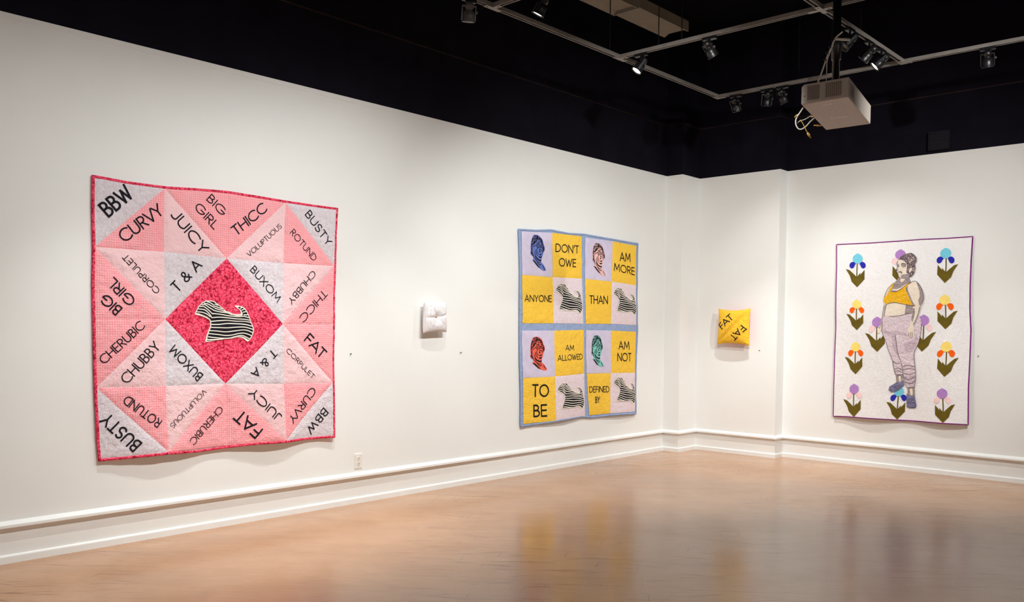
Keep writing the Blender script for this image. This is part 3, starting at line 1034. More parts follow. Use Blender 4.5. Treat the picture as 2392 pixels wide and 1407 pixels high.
for key, (kd, f, _) in P2.items():
    ws = WORDS2.get(key, [])
    lab = DESC2[kd] + ' '.join(w[0] for w in ws)
    po = t2.poly('block', pp2[key], .0, MATS2[kd], q2, .016, lab)
    for tx_, bs, be, h in ws:
        b0 = WL.px(*f(*bs))
        word(t2, tx_, b0, WL.px(*f(*be)), WL.px(*f(bs[0], bs[1] + h)) - b0, po, .14 if key != '30' else .15)
    if key in FACES2:
        portrait(t2, key, po)
    if key in DOGS2:
        mp0 = make_affine(DOG_REF, DOGS2[key])
        mp = lambda p, mp0=mp0: WL.px(*mp0(p))
        tmp = dog(t2, mp, .0062, q2, .012, 'black and cream striped dog applique')

# ------------------------------------------------------------------ 3. figure quilt on the right wall
WR = Wall('R', 0.0, .02)
S7 = 5.861


def c7(x, y): return (1930 + x / S7, 540 + y / S7)
def c8(x, y): return (1930 + x / S7, 770 + y / S7)
def cu(x, y): return (2050 + x / 7.035, 580 + y / 7.035)
def cl(x, y): return (2020 + x / 5.862, 730 + y / 5.862)


OUT3 = [c7(138, 183), c7(600, 162), c7(1000, 135), c7(1300, 112), c7(1650, 98), c7(2005, 73), c7(1985, 400), c7(1972, 750), c7(1970, 1100), c8(1985, 0), c8(1972, 400), c8(1955, 800), c8(1952, 1305), c8(1600, 1283), c8(1300, 1260), c8(960, 1240), c8(600, 1215), c8(300, 1195), c8(98, 1190), c8(105, 800), c8(115, 400), c8(130, 0), c7(130, 900), c7(140, 500)]
out3 = [WR.px(*p) for p in OUT3]


def base3(p):
    t = max(0, min(1, (2.25 - p.y) / 1.78))
    wv = .5 + .5 * math.sin((p.x - 1.7) * 2 * math.pi / .70 - 2.0)
    wr = noise.noise(Vector((p.x * 9, p.y * 10, 18.7))) * .0016 + noise.noise(Vector((p.x * 28, p.y * 28, 2.7))) * .0016
    return .016 + t * .012 + t ** 2.2 * .036 * wv + wr


q3 = empty('quilt', (2.36, 0, .48), 'white stippled quilt with a full-length woman in a yellow top among tulips', 'quilt')
t3 = Textile(WR, q3, base3)
t3.backing(out3, M_BACK)
t3.poly('quilted_top', out3, 0, M_STIPPLE, q3, .022, 'white stippled ground cloth')
t3.binding(out3, M_PURPLE, .0065, label='purple binding')
mcol = {}


def cm(name, c, var=.07):
    if name not in mcol:
        mcol[name] = cloth(name, srgb(*c), var=var)
    return mcol[name]


FLOWER_COL = {'blue': ((118, 202, 224), (44, 46, 168)), 'yellow': ((255, 222, 120), (250, 98, 14)), 'purple': ((178, 132, 198), (250, 210, 212))}
# template in the c7 frame of the first flower: head centre (432,380), leaf tip (425,770)
LEAF = [(270, 522), (320, 535), (370, 580), (412, 622), (430, 618), (470, 570), (466, 602), (496, 566), (525, 530), (525, 660), (425, 770), (350, 695), (325, 615)]
CL_ = {'blue': 'light blue and deep blue', 'yellow': 'yellow and orange', 'purple': 'purple and pale pink'}


def flower(head, tip, kind, mirror, lay=.003):
    sy = (tip[1] - head[1]) / 390.0
    sx = sy * 1.0 * (-1 if mirror else 1)
    k = 1.06 if mirror else 1.0

    def mp(p):
        v = (p[1] - 380) / 390.0
        x = head[0] + (tip[0] - head[0]) * v + (p[0] - (432 + (425 - 432) * v)) * sx * k
        return WR.px(*c7(x, head[1] + (p[1] - 380) * sy))
    hc, pc = FLOWER_COL[kind]
    drop = [(432 + 68 * math.sin(a) * (1 if math.cos(a) < .9 else .9), 380 - 66 * math.cos(a) - (6 if math.cos(a) > .97 else 0)) for a in [2 * math.pi * i / 28 for i in range(28)]]
    hd = t3.poly('flower', [mp(p) for p in drop], lay + .002, cm(kind + '_bloom', hc), q3, .012, CL_[kind] + ' tulip applique')
    for s in (-1, 1):
        cx, cy = 430 + s * 68, 468
        pet = []
        for i in range(20):
            a = 2 * math.pi * i / 20
            x, y = math.cos(a) * 43, math.sin(a) * 46
            if x * s < -10 and y > -5: x += s * 14          # notch on the inner side
            pet.append((cx + x + s * y * .08, cy + y))
        t3.poly('petal', [mp(p) for p in pet], lay + .001, cm(kind + '_petal', pc), hd, .012)
    t3.ribbons('stem', [[mp((425, 445)), mp((421, 530)), mp((420, 625))]], .0105, lay, M_LEAF, hd, .012)
    t3.poly('leaves', [mp(p) for p in LEAF], lay + .0005, M_LEAF, hd, .013)
    return hd


OFF = 230 * S7
for hd, tp, kd, mi in [((432, 380), (425, 770), 'blue', 0), ((422, 1005), (425, 1358), 'yellow', 0), ((410, 240 + OFF), (412, 612 + OFF), 'yellow', 0), ((395, 815 + OFF), (395, 1195 + OFF), 'purple', 0),
                       ((1637, 305), (1625, 712), 'blue', 1), ((1627, 945), (1637, 1345), 'yellow', 1), ((1653, 238 + OFF), (1630, 648 + OFF), 'yellow', 1), ((1602, 878 + OFF), (1617, 1275 + OFF), 'purple', 1),
                       ((705, 1250), (707, 308 + OFF), 'purple', 0), ((1335, 1225), (1313, 303 + OFF), 'purple', 1), ((1003, 850 + OFF), (980, 1232 + OFF), 'blue', 0), ((1018, 325), (1010, 722), 'purple', 1)]:
    flower(hd, tp, kd, mi)

SKIN = cm('printed_skin', (232, 218, 200))
SHADE = speckled('printed_grey_shading', srgb(122, 106, 112), srgb(214, 198, 192), 190)
SHADE2 = speckled('printed_dark_hair', srgb(72, 56, 62), srgb(176, 156, 160), 130)
PANTS = speckled('printed_lilac_trousers', srgb(214, 192, 202), srgb(240, 226, 230), 110)
PSHADE = speckled('printed_lilac_shadow', srgb(190, 168, 180), srgb(222, 204, 212), 110)
SHOE = speckled('printed_blue_grey_shoe', srgb(96, 94, 130), srgb(158, 158, 192), 240)
TOPC = dotted('printed_yellow_top', srgb(252, 190, 30), srgb(255, 236, 190), 60, .18)
LINE_ = cm('printed_grey_line', (112, 96, 102), .15)
fig_root = None


def fp(name, fr, pts, lay, mat, label=None, parent=None):
    return t3.poly(name, [WR.px(*fr(*p)) for p in pts], lay, mat, parent or fig_root or q3, .012, label)


L0 = .0075
fig_root = fp('woman_figure', cl, [(275, 40), (400, 55), (540, 35), (650, 8), (700, 0), (735, 30), (768, 90), (782, 160), (775, 280), (742, 420), (690, 530), (682, 600), (700, 760), (706, 900), (690, 1025), (590, 1032), (550, 950), (528, 800), (510, 700), (492, 650), (502, 720), (522, 852), (430, 852), (408, 760), (388, 650), (340, 530), (300, 400), (264, 320), (245, 240), (250, 130)], L0, PANTS, 'printed and applique woman in lilac trousers')
fp('far_arm', cu, [(250, 580), (270, 590), (200, 670), (160, 760), (120, 830), (140, 900), (120, 1000), (115, 1100), (92, 1230), (70, 1300), (40, 1400), (10, 1400), (0, 1330), (55, 1250), (80, 1120), (100, 990), (115, 930), (95, 850), (125, 750), (175, 640)], L0 - .001, SKIN)
fp('neck', cu, [(355, 480), (420, 460), (515, 440), (535, 520), (560, 560), (460, 640), (340, 715), (215, 712), (240, 620), (290, 560)], L0, SHADE)
fp('neck_light', cu, [(385, 500), (455, 505), (440, 535), (400, 565), (375, 540)], L0 + .001, SKIN)
fp('collar_light', cu, [(240, 690), (330, 700), (430, 640), (500, 580), (470, 590), (400, 640), (320, 675), (245, 670)], L0 + .001, SKIN)
fp('face', cu, [(335, 205), (390, 180), (445, 190), (500, 240), (520, 330), (520, 400), (512, 470), (470, 472), (380, 482), (352, 472), (340, 425), (328, 400), (314, 372), (318, 348), (334, 310), (324, 270)], L0 + .001, SKIN)
fp('hair', cu, [(350, 195), (375, 150), (420, 112), (480, 92), (550, 76), (590, 92), (625, 128), (648, 168), (645, 222), (618, 262), (628, 330), (606, 420), (560, 472), (522, 476), (512, 425), (482, 405), (494, 335), (484, 262), (440, 208), (390, 190)], L0 + .002, SHADE2)
fp('ear', cu, [(548, 318), (572, 330), (562, 372), (528, 405), (518, 385), (528, 345)], L0 + .003, SKIN)
for pl in ([(388, 255), (430, 240), (478, 262), (470, 310), (420, 320), (392, 295)], [(328, 262), (352, 262), (362, 300), (340, 320), (330, 300)], [(345, 380), (400, 378), (415, 410), (380, 400), (345, 402)], [(440, 430), (512, 420), (515, 465), (400, 478), (380, 450)], [(318, 345), (345, 345), (350, 365), (320, 378)], [(484, 300), (512, 340), (500, 420), (474, 400)]):
    fp('face_shading', cu, pl, L0 + .002, SHADE)
fp('yellow_top', cu, [(238, 592), (280, 568), (255, 640), (215, 712), (300, 722), (400, 665), (480, 590), (545, 548), (462, 668), (505, 770), (548, 850), (595, 948), (500, 932), (380, 912), (280, 892), (200, 897), (150, 927), (108, 872), (118, 812), (180, 740), (205, 680)], L0 + .003, TOPC, 'yellow bikini top')
fp('upper_arm', cu, [(520, 592), (560, 552), (600, 538), (652, 560), (712, 630), (752, 720), (767, 820), (748, 900), (712, 965), (640, 962), (595, 905), (545, 810), (492, 705), (476, 645)], L0 + .002, SKIN)
fp('arm_shading', cu, [(640, 552), (660, 562), (714, 632), (754, 722), (767, 822), (748, 902), (710, 962), (690, 935), (672, 860), (700, 790), (690, 700), (664, 620)], L0 + .003, SHADE)
fp('arm_shading', cu, [(478, 648), (500, 610), (505, 700), (545, 790), (590, 900), (640, 962), (580, 930), (540, 850), (490, 740)], L0 + .0035, SHADE)
fp('belly', cu, [(200, 895), (330, 905), (470, 927), (590, 950), (572, 1065), (460, 1085), (340, 1112), (200, 1122), (128, 1102), (145, 1000), (162, 930)], L0 + .001, SKIN)
fp('belly_shading', cu, [(468, 927), (592, 950), (575, 1062), (452, 1088)], L0 + .002, SHADE)
fp('forearm', cu, [(585, 960), (640, 955), (716, 958), (692, 1060), (645, 1180), (600, 1290), (608, 1360), (570, 1400), (500, 1385), (496, 1350), (535, 1290), (558, 1160), (578, 1050)], L0 + .003, SKIN)
fp('forearm_shading', cu, [(585, 990), (612, 985), (622, 1060), (600, 1150), (578, 1220), (560, 1170), (580, 1060)], L0 + .004, SHADE)
fp('forearm_shading', cu, [(716, 960), (692, 1062), (645, 1182), (602, 1285), (590, 1250), (640, 1150), (670, 1060), (690, 970)], L0 + .004, SHADE)
fp('hand', cl, [(590, 255), (640, 240), (690, 260), (690, 300), (660, 342), (630, 340), (600, 315), (585, 280)], L0 + .003, SKIN)
fp('trouser_shading', cl, [(540, 440), (600, 410), (660, 385), (705, 325), (738, 350), (700, 470), (640, 545), (570, 560)], L0 + .001, PSHADE)
fp('trouser_shading', cl, [(370, 285), (420, 290), (440, 420), (462, 590), (430, 560), (395, 500), (385, 390)], L0 + .001, PSHADE)
fp('trouser_shading', cl, [(255, 215), (330, 260), (420, 255), (560, 280), (600, 320), (480, 300), (340, 300), (270, 285)], L0 + .001, PSHADE)
fp('trouser_shading', cl, [(530, 860), (600, 880), (690, 860), (700, 940), (690, 1010), (600, 1020), (555, 950)], L0 + .001, PSHADE)
fp('ankle', cl, [(435, 850), (522, 852), (524, 945), (485, 972), (442, 955)], L0, SHADE)
fp('ankle', cl, [(590, 1028), (690, 1022), (694, 1140), (650, 1155), (598, 1120)], L0, SHADE)
fp('ankle_light', cl, [(470, 870), (500, 872), (502, 940), (478, 950)], L0 + .001, SKIN)
fp('ankle_light', cl, [(620, 1045), (660, 1045), (665, 1130), (635, 1130)], L0 + .001, SKIN)
fp('shoe', cl, [(438, 958), (480, 970), (538, 928), (548, 1000), (502, 1040), (440, 1076), (380, 1088), (340, 1056), (350, 1015), (400, 985)], L0 + .001, SHOE, 'blue grey shoe')
fp('shoe', cl, [(582, 1108), (645, 1152), (692, 1138), (702, 1200), (720, 1285), (694, 1312), (620, 1308), (582, 1290), (578, 1200)], L0 + .001, SHOE, 'blue grey shoe')
lines3 = []
for fr, pts in [(cu, [(275, 570), (190, 650), (140, 740), (118, 810)]), (cu, [(120, 930), (100, 1060), (80, 1200), (40, 1320)]), (cu, [(150, 930), (125, 1060), (112, 1120)]),
                (cu, [(200, 1122), (340, 1114), (460, 1088), (570, 1064)]), (cu, [(520, 592), (600, 540), (660, 562), (712, 632), (752, 722), (766, 822), (742, 905)]),
                (cu, [(335, 205), (324, 270), (334, 310), (316, 350), (318, 378), (340, 425), (352, 470)]), (cu, [(385, 262), (430, 248), (470, 262)]), (cu, [(350, 398), (385, 392), (412, 412)]),
                (cu, [(390, 420), (400, 410)]), (cu, [(150, 925), (280, 892), (400, 915), (590, 946)]), (cu, [(545, 550), (470, 610), (400, 665), (310, 718), (220, 712)]),
                (cl, [(425, 300), (440, 420), (462, 560), (492, 650)]), (cl, [(250, 130), (246, 240), (264, 320), (300, 400), (340, 530), (388, 650), (410, 760), (430, 850)]),
                (cl, [(782, 160), (775, 280), (742, 420), (690, 530), (682, 600), (700, 760), (706, 900), (690, 1022)]), (cl, [(510, 700), (528, 800), (550, 950), (590, 1030)]),
                (cl, [(430, 850), (522, 852)]), (cl, [(590, 1030), (690, 1024)]), (cl, [(410, 780), (470, 760), (515, 790)]), (cl, [(420, 810), (470, 800), (518, 822)]),
                (cl, [(530, 740), (600, 720), (690, 745)]), (cl, [(530, 780), (610, 770), (695, 780)]), (cl, [(540, 830), (620, 850), (700, 820)]), (cl, [(550, 890), (610, 920), (700, 880)]),
                (cl, [(560, 950), (640, 975), (700, 930)]), (cl, [(390, 660), (440, 700), (490, 690)]), (cl, [(340, 1056), (380, 1088), (440, 1076), (502, 1040)]), (cl, [(582, 1285), (650, 1300), (718, 1285)]),
                (cl, [(590, 1200), (640, 1180), (690, 1205)]), (cl, [(590, 1240), (650, 1225), (705, 1245)]), (cl, [(400, 1030), (450, 1010), (500, 990)]), (cl, [(420, 1060), (470, 1030), (520, 1000)]),
                (cl, [(605, 280), (610, 330)]), (cl, [(630, 270), (636, 340)]), (cl, [(655, 270), (658, 335)])]:
    lines3.append(smooth_curve([WR.px(*fr(*p)) for p in pts], 4))
t3.ribbons('drawn_lines', lines3, .0042, L0 + .005, LINE_, fig_root, .01)
hl = []
rs = random.Random(3)
for i in range(16):
    a = rs.uniform(0, 6.28)
    cx, cy = rs.uniform(420, 610), rs.uniform(110, 240)
    if i > 9: cx, cy = rs.uniform(535, 600), rs.uniform(250, 440)
    hl.append([WR.px(*cu(cx + 16 * math.cos(a + t * .8), cy + 12 * math.sin(a + t * .8))) for t in range(4)])
t3.ribbons('hair_curls', hl, .0045, L0 + .004, SKIN, fig_root, .008)


# ------------------------------------------------------------------ cushions
def cushion(name, wall, corners, mids, centre_d, half_t, mat, label, cat, shape=None, n=28, back=None):
    """corners TL,TR,BR,BL px; mids top,right,bottom,left px (edge mid-points)"""
    tl, tr, br, bl = [wall.px(*p) for p in corners]
    mt, mr, mb_, ml = [wall.px(*p) for p in mids]

    def q(a, m, b, t):
        c = m * 2 - (a + b) * .5
        return a * (1 - t) ** 2 + c * (2 * t * (1 - t)) + b * t ** 2

    def pos(u, v):
        top, bot, lef, rig = q(tl, mt, tr, u), q(bl, mb_, br, u), q(tl, ml, bl, v), q(tr, mr, br, v)
        bil = (tl * (1 - u) + tr * u) * (1 - v) + (bl * (1 - u) + br * u) * v
        return top * (1 - v) + bot * v + lef * (1 - u) + rig * u - bil
    root = empty(name, wall.p3((tl.x + tr.x) / 2, (bl.y + br.y) / 2, centre_d), label, cat)

    def h(u, v):
        a, b = 2 * u - 1, 2 * v - 1
        e = max(0, (1 - a * a)) ** .5 * max(0, (1 - b * b)) ** .5
        return half_t * e ** .85
    sides = []
    for s in (1, -1):
        vs_, fs = [], []
        for j in range(n + 1):
            for i in range(n + 1):
                u, v = i / n, j / n
                p = pos(u, v)
                d = h(u, v)
                if s > 0 and shape: d = shape(u, v, d)
                vs_.append(wall.p3(p.x, p.y, max(.002, centre_d + s * d)))
        for j in range(n):
            for i in range(n):
                k = j * (n + 1) + i
                t = (k, k + n + 1, k + n + 2, k + 1)
                fs.append(t if s > 0 else tuple(reversed(t)))
        sides.append((vs_, fs))
    return root, pos, h, sides


WB = Wall('R', B_, .075)


def yshape(u, v, d):
    # the diagonal seam from the upper right to the lower left corner pulls the cloth in
    e = abs(u + v - 1) / math.sqrt(2)
    return d * (1 - .42 * math.exp(-(e / .035) ** 2)) + .002 * noise.noise(Vector((u * 6, v * 6, 2)))


yc = [(1678.5, 721.5), (1753.5, 720.5), (1751, 808.5), (1675, 804.5)]
ym = [(1716, 725.5), (1750, 767), (1713, 802), (1679, 765)]
cy_root, ypos, yh, ysides = cushion('cushion', WB, yc, ym, .075, .070, M_CUSHION_YELLOW, 'yellow square cushion lettered FAT twice on back wall', 'cushion', yshape)
mesh_obj('front_cover', ysides[0][0], ysides[0][1], M_CUSHION_YELLOW, cy_root, True)
bkc = mesh_obj('back_cover', ysides[1][0], ysides[1][1], M_CUSHION_RED, cy_root, True)
bkc['label'] = 'coral red back cover'


class CushionTx(Textile):
    def __init__(self, wall, root, pos, h, shape, cd):
        self.wall, self.root, self.pos, self.h, self.shape, self.cd = wall, root, pos, h, shape, cd
        self.grid = [(u / 40, v / 40, pos(u / 40, v / 40)) for u in range(41) for v in range(41)]

    def depth(self, p):
        u, v, q = min(self.grid, key=lambda g: (g[2] - p).length_squared)
        # refine with a local linear solve
        e = .01
        for _ in range(3):
            q = self.pos(u, v)
            du = (self.pos(u + e, v) - q) / e
            dv = (self.pos(u, v + e) - q) / e
            det = du.x * dv.y - du.y * dv.x
            r = p - q
            u += (r.x * dv.y - r.y * dv.x) / det
            v += (du.x * r.y - du.y * r.x) / det
        return self.cd + self.shape(u, v, self.h(min(max(u, 0), 1), min(max(v, 0), 1)))


S6 = 9.381


def c9(x, y): return (1640 + x / S6, 690 + y / S6)


ty = CushionTx(WB, cy_root, ypos, yh, yshape, .075)
WBL = Wall('R', B_, .135)      # the lettering sits on the bulge
for bs, be, up in [((440, 760), (705, 505), (-108, -112)), ((850, 645), (590, 905), (110, 100))]:
    b0 = WBL.px(*c9(*bs))
    e0 = WBL.px(*c9(*be))
    u0 = WBL.px(*c9(bs[0] + up[0], bs[1] + up[1])) - b0
    word(ty, 'FAT', b0, e0, u0, cy_root, .15, lay=.002)

WPc = Wall('L', 0, .055)
wc = [(990.5, 704.5), (1040.5, 705), (1042.5, 776.5), (988, 779)]
wm = [(1016, 708), (1040.5, 740), (1017, 775), (988.5, 742)]


def wshape(u, v, d):
    a, b = 2 * u - 1, 2 * v - 1
    r = math.hypot(a, b)
    th = math.atan2(b, a)
    dip = .042 * math.exp(-(r / .34) ** 1.3)
    # folds running out from the button
    fold = 0
    for t0, w, dep in ((math.radians(-8), .13, .016), (math.radians(178), .14, .014), (math.radians(48), .12, .006), (math.radians(-128), .12, .008), (math.radians(120), .12, .004)):
        dt = (th - t0 + math.pi) % (2 * math.pi) - math.pi
        fold += dep * math.exp(-(dt / w) ** 2) * math.exp(-((r - .4) / .5) ** 2)
    return max(.0, d - dip - fold) + .0015 * noise.noise(Vector((u * 7, v * 7, 4)))


wh_root, wpos, whh, wsides = cushion('cushion', WPc, wc, wm, .058, .055, M_HEX, 'small white tufted cushion with an amber button on left wall', 'cushion', wshape, 36)
mesh_obj('front_cover', wsides[0][0], wsides[0][1], M_HEX, wh_root, True)
mesh_obj('back_cover', wsides[1][0], wsides[1][1], M_HEX, wh_root, True)
bc = WPc.px(1014.5, 742)
bd = .058 + wshape(.5, .5, whh(.5, .5))
MB().lathe(WPc.p3(bc.x, bc.y, bd - .004), (1, 0, 0), [(0, .010), (.004, .0135), (.009, .012), (.012, .006)], 16).build('button', M_BUTTON, wh_root, True)['label'] = 'amber tufting button'

# ------------------------------------------------------------------ outlet and nails
oc = (at_x(827.5, 1060, 0) + at_x(845, 1060, 0)) / 2
oy, oz = oc.y, (at_x(836, 1059, 0).z + at_x(836, 1096, 0).z) / 2
out = empty('wall_outlet', (0, oy, oz - .057), 'white double power outlet low on the left wall', 'outlet')
pl = MB()
hw, hh = .036, .057
v = []
for d, s in ((.0, 0), (.004, 0), (.0065, .004)):
    v += [(d, oy - hw + s, oz - hh + s), (d, oy + hw - s, oz - hh + s), (d, oy + hw - s, oz + hh - s), (d, oy - hw + s, oz + hh - s)]
f = [(8, 9, 10, 11)]
for k in (0, 4):
    for i in range(4):
        j = (i + 1) % 4
        f.append((k + i, k + j, k + 4 + j, k + 4 + i))
pl.add(v, f).build('cover_plate', M_PLATE, out)
for s in (-1, 1):
    cz = oz + s * .0195
    so = MB().lathe((.0065, oy, cz), (1, 0, 0), [(0, .0165), (.0015, .0165), (.002, .0155)], 20).build('socket', M_PLATE, out)
    for dy, dz, a, b in ((-.0062, .004, .0016, .0045), (.0062, .004, .0016, .0052), (0, -.008, .0026, .0026)):
        MB().box((.0083, oy + dy - a, cz + dz - b), (.0089, oy + dy + a, cz + dz + b)).build('slot', M_VENT, so)
for x, y, wl, lab in [(818, 827, WL, 'tiny dark nail in wall between pink quilt and white cushion'), (1075, 824, WL, 'tiny dark nail in wall right of the white cushion'),
                      (1775, 819, Wall('R', B_, 0), 'tiny dark nail in wall right of the yellow cushion'), (2286, 832, WR, 'tiny dark nail in wall right of the woman quilt')]:
    w0 = Wall(wl.w, wl.pos, 0)
    p = w0.px(x, y)
    nn = Vector((1, 0, 0)) if wl.w == 'L' else Vector((0, -1, 0))
    tag(MB().lathe(w0.p3(p.x, p.y, 0), nn, [(0, .002), (.010, .002), (.011, .0055), (.013, .005)], 10).build('nail', M_NAIL), lab, 'nail', 'nails in the walls')

b0, b1 = at_y(2168, 352, -.04), at_y(2219, 303, -.04)
vb = empty('wall_vent', ((b0.x + b1.x) / 2, 0, b0.z), 'faint black square vent on the black upper wall', 'vent')
MB().box((b0.x, -.045, b0.z), (b1.x, .004, b1.z)).build('housing', M_BOX, vb)
for k in range(5):
    zz = b0.z + (b1.z - b0.z) * (k + .5) / 5
    MB().box((b0.x + .012, -.050, zz - .006), (b1.x - .012, -.045, zz + .006)).build('louver', M_BOX, vb)

# ------------------------------------------------------------------ lighting tracks
ZT = 3.55
AX, BY, CYT, DY, EX = 1.105, -4.49, -2.996, -1.40, 2.79


def track(label, axis, fixed, lo, hi, rods):
    mid = (lo + hi) / 2
    loc = (fixed, mid, ZT) if axis == 'y' else (mid, fixed, ZT)
    root = empty('lighting_track', loc, label, 'track', 'ceiling lighting tracks')

    def bx(a0, a1, b0, b1, z0, z1):
        if axis == 'y': return (fixed + b0, a0, z0), (fixed + b1, a1, z1)
        return (a0, fixed + b0, z0), (a1, fixed + b1, z1)
    m = MB()
    m.box(*bx(lo, hi, -.018, -.0115, ZT, ZT + .028))
    m.box(*bx(lo, hi, .0115, .018, ZT, ZT + .028))
    m.build('channel', M_TRACK, root)
    MB().box(*bx(lo, hi, -.0115, .0115, ZT + .008, ZT + .028)).build('slot', M_SLOT, root)
    for r in rods:
        c = (fixed, r, 0) if axis == 'y' else (r, fixed, 0)
        MB().tube([(c[0], c[1], ZT + .028), (c[0], c[1], CH)], .004, 8).build('suspension_rod', M_BLACKMETAL, root)
    return root


def rod_at(px, py, axis, fixed):
    p = at_x(px, py, fixed) if axis == 'y' else at_y(px, py, fixed)
    return p.y if axis == 'y' else p.x


e = .018
track('long grey lighting track running parallel to the left wall', 'y', AX, -11.0, DY + e, [rod_at(1424, 131, 'y', AX), -6.2, -9.5])
track('grey lighting track branching off at the top edge left of the strip fixture', 'x', BY, AX + e, EX - e, [2.2])
track('grey lighting track continuing above the top edge', 'x', BY, EX + e, 7.4, [5.2])
track('grey lighting track crossing from left track to projector pole', 'x', CYT, AX + e, EX - e, [rod_at(1538, 119, 'x', CYT), rod_at(1592, 105, 'x', CYT)])
track('grey lighting track going on right of the projector pole', 'x', CYT, EX + e, 7.4, [3.4, 5.6])
track('grey lighting track running parallel to the right wall', 'x', DY, AX + e, 7.4, [1.9, 4.4, 6.4])
track('grey lighting track above the projector toward right wall', 'y', EX, -11.0, DY - e, [rod_at(2010, 90, 'y', EX), -5.2, -8.5])
for (x, y), lab in (((AX, BY), 'grey track joint at the top edge'), ((AX, CYT), 'grey track joint beside the bright lit lamp'), ((AX, DY), 'grey corner joint nearest the room corner'),
                    ((EX, CYT), 'grey cross joint left of the projector pole'), ((EX, DY), 'grey track joint behind the projector lamps')):
    o = empty('track_connector', (x, y, ZT - .004), lab, 'connector', 'track connectors')
    m = MB()
    dy0 = -.075
    m.box((x - .0185 - (.075 if x == EX and y == CYT else 0), y - .0185, ZT - .004), (x + .075, y + .0185, ZT - .0005))
    if y != DY or x == AX or x == EX: m.box((x - .0185, y - .075, ZT - .0045), (x + .0185, y + (.075 if y != DY else .0185), ZT - .001))
    m.build('plate', M_TRACK, o)
    for sx, sy in ((.052, 0), (0, -.052)):
        MB().lathe((x + sx, y + sy, ZT - .0046), (0, 0, -1), [(0, .006), (.001, .006)], 10).build('screw', M_SLOT, o)


def track_light(label, pivot_top, target, power, lit=True, size=1.0, body=None, cone=62, blend=.85, stem=.065, axis='x'):
    """pivot_top = point on the underside of the track"""
    body = body or M_BLACKMETAL
    p0 = Vector(pivot_top)
    root = empty('track_light', p0, label, 'light', 'track spotlights')
    ex, ey = (.055, .019) if axis == 'x' else (.019, .055)
    MB().box((p0.x - ex, p0.y - ey, p0.z - .022), (p0.x + ex, p0.y + ey, p0.z - .001)).build('adapter', M_BLACKMETAL, root)
    piv = p0 - Vector((0, 0, .022 + stem))
    MB().lathe(p0 - Vector((0, 0, .022)), (0, 0, -1), [(0, .008), (stem, .008)], 10).build('stem', M_BLACKMETAL, root, True)
    ax = (Vector(target) - piv).normalized()
    s = size
    side = ax.cross(Vector((0, 0, 1))).normalized()
    # yoke: two cheeks joined over the top
    y = MB()
    up2 = side.cross(ax).normalized()
    for k in (-1, 1):
        y.obox(piv + side * (k * .046 * s) + ax * .012, (ax, side, up2), (.045 * s, .003, .009))
    y.obox(piv - ax * .035 * s, (side, ax, up2), (.048 * s, .004, .010))
    y.build('yoke', M_GREYMETAL if body == M_GREYMETAL else M_BLACKMETAL, root)
    hd = MB().lathe(piv, ax, [(-.062 * s, .016 * s), (-.060 * s, .027 * s), (-.022 * s, .031 * s), (-.018 * s, .024 * s), (-.006 * s, .024 * s), (-.002 * s, .036 * s), (.028 * s, .040 * s), (.058 * s, .042 * s), (.060 * s, .044 * s), (.066 * s, .044 * s), (.066 * s, .039 * s), (.056 * s, .037 * s), (.054 * s, .001)], 24).build('housing', body, root, True)
    MB().lathe(piv + ax * .055 * s, ax, [(0, .0365 * s), (.003, .0365 * s)], 20).build('lens', M_LIT if lit else M_UNLIT, root, True)
    MB().lathe(piv + side * .049 * s, side, [(0, .009), (.010, .009), (.012, .006)], 12).build('knob', M_GREYMETAL, root, True)
    if lit and power > 0:
        ld = bpy.data.lights.new('lamp', 'SPOT')
        ld.energy = power
        ld.color = LIGHT_COLOR
        ld.spot_size = math.radians(cone)
        ld.spot_blend = blend
        ld.shadow_soft_size = .022
        lo = bpy.data.objects.new('lamp', ld)
        COL.objects.link(lo)
        lo.parent = root
        lo.location = piv + ax * .075 * s - p0
        lo.rotation_euler = ax.to_track_quat('-Z', 'Y').to_euler()
    return root


def on(px, py, axis, fixed):
    p = at_x(px, py, fixed) if axis == 'y' else at_y(px, py, fixed)
    return (fixed, p.y, ZT) if axis == 'y' else (p.x, fixed, ZT)


LP = LIGHT_POWER
KEY = dict(cone=56, blend=1.0)
MID = dict(cone=78, blend=1.0)
WASH = dict(cone=92, blend=1.0)
FL = dict(cone=124, blend=1.0)
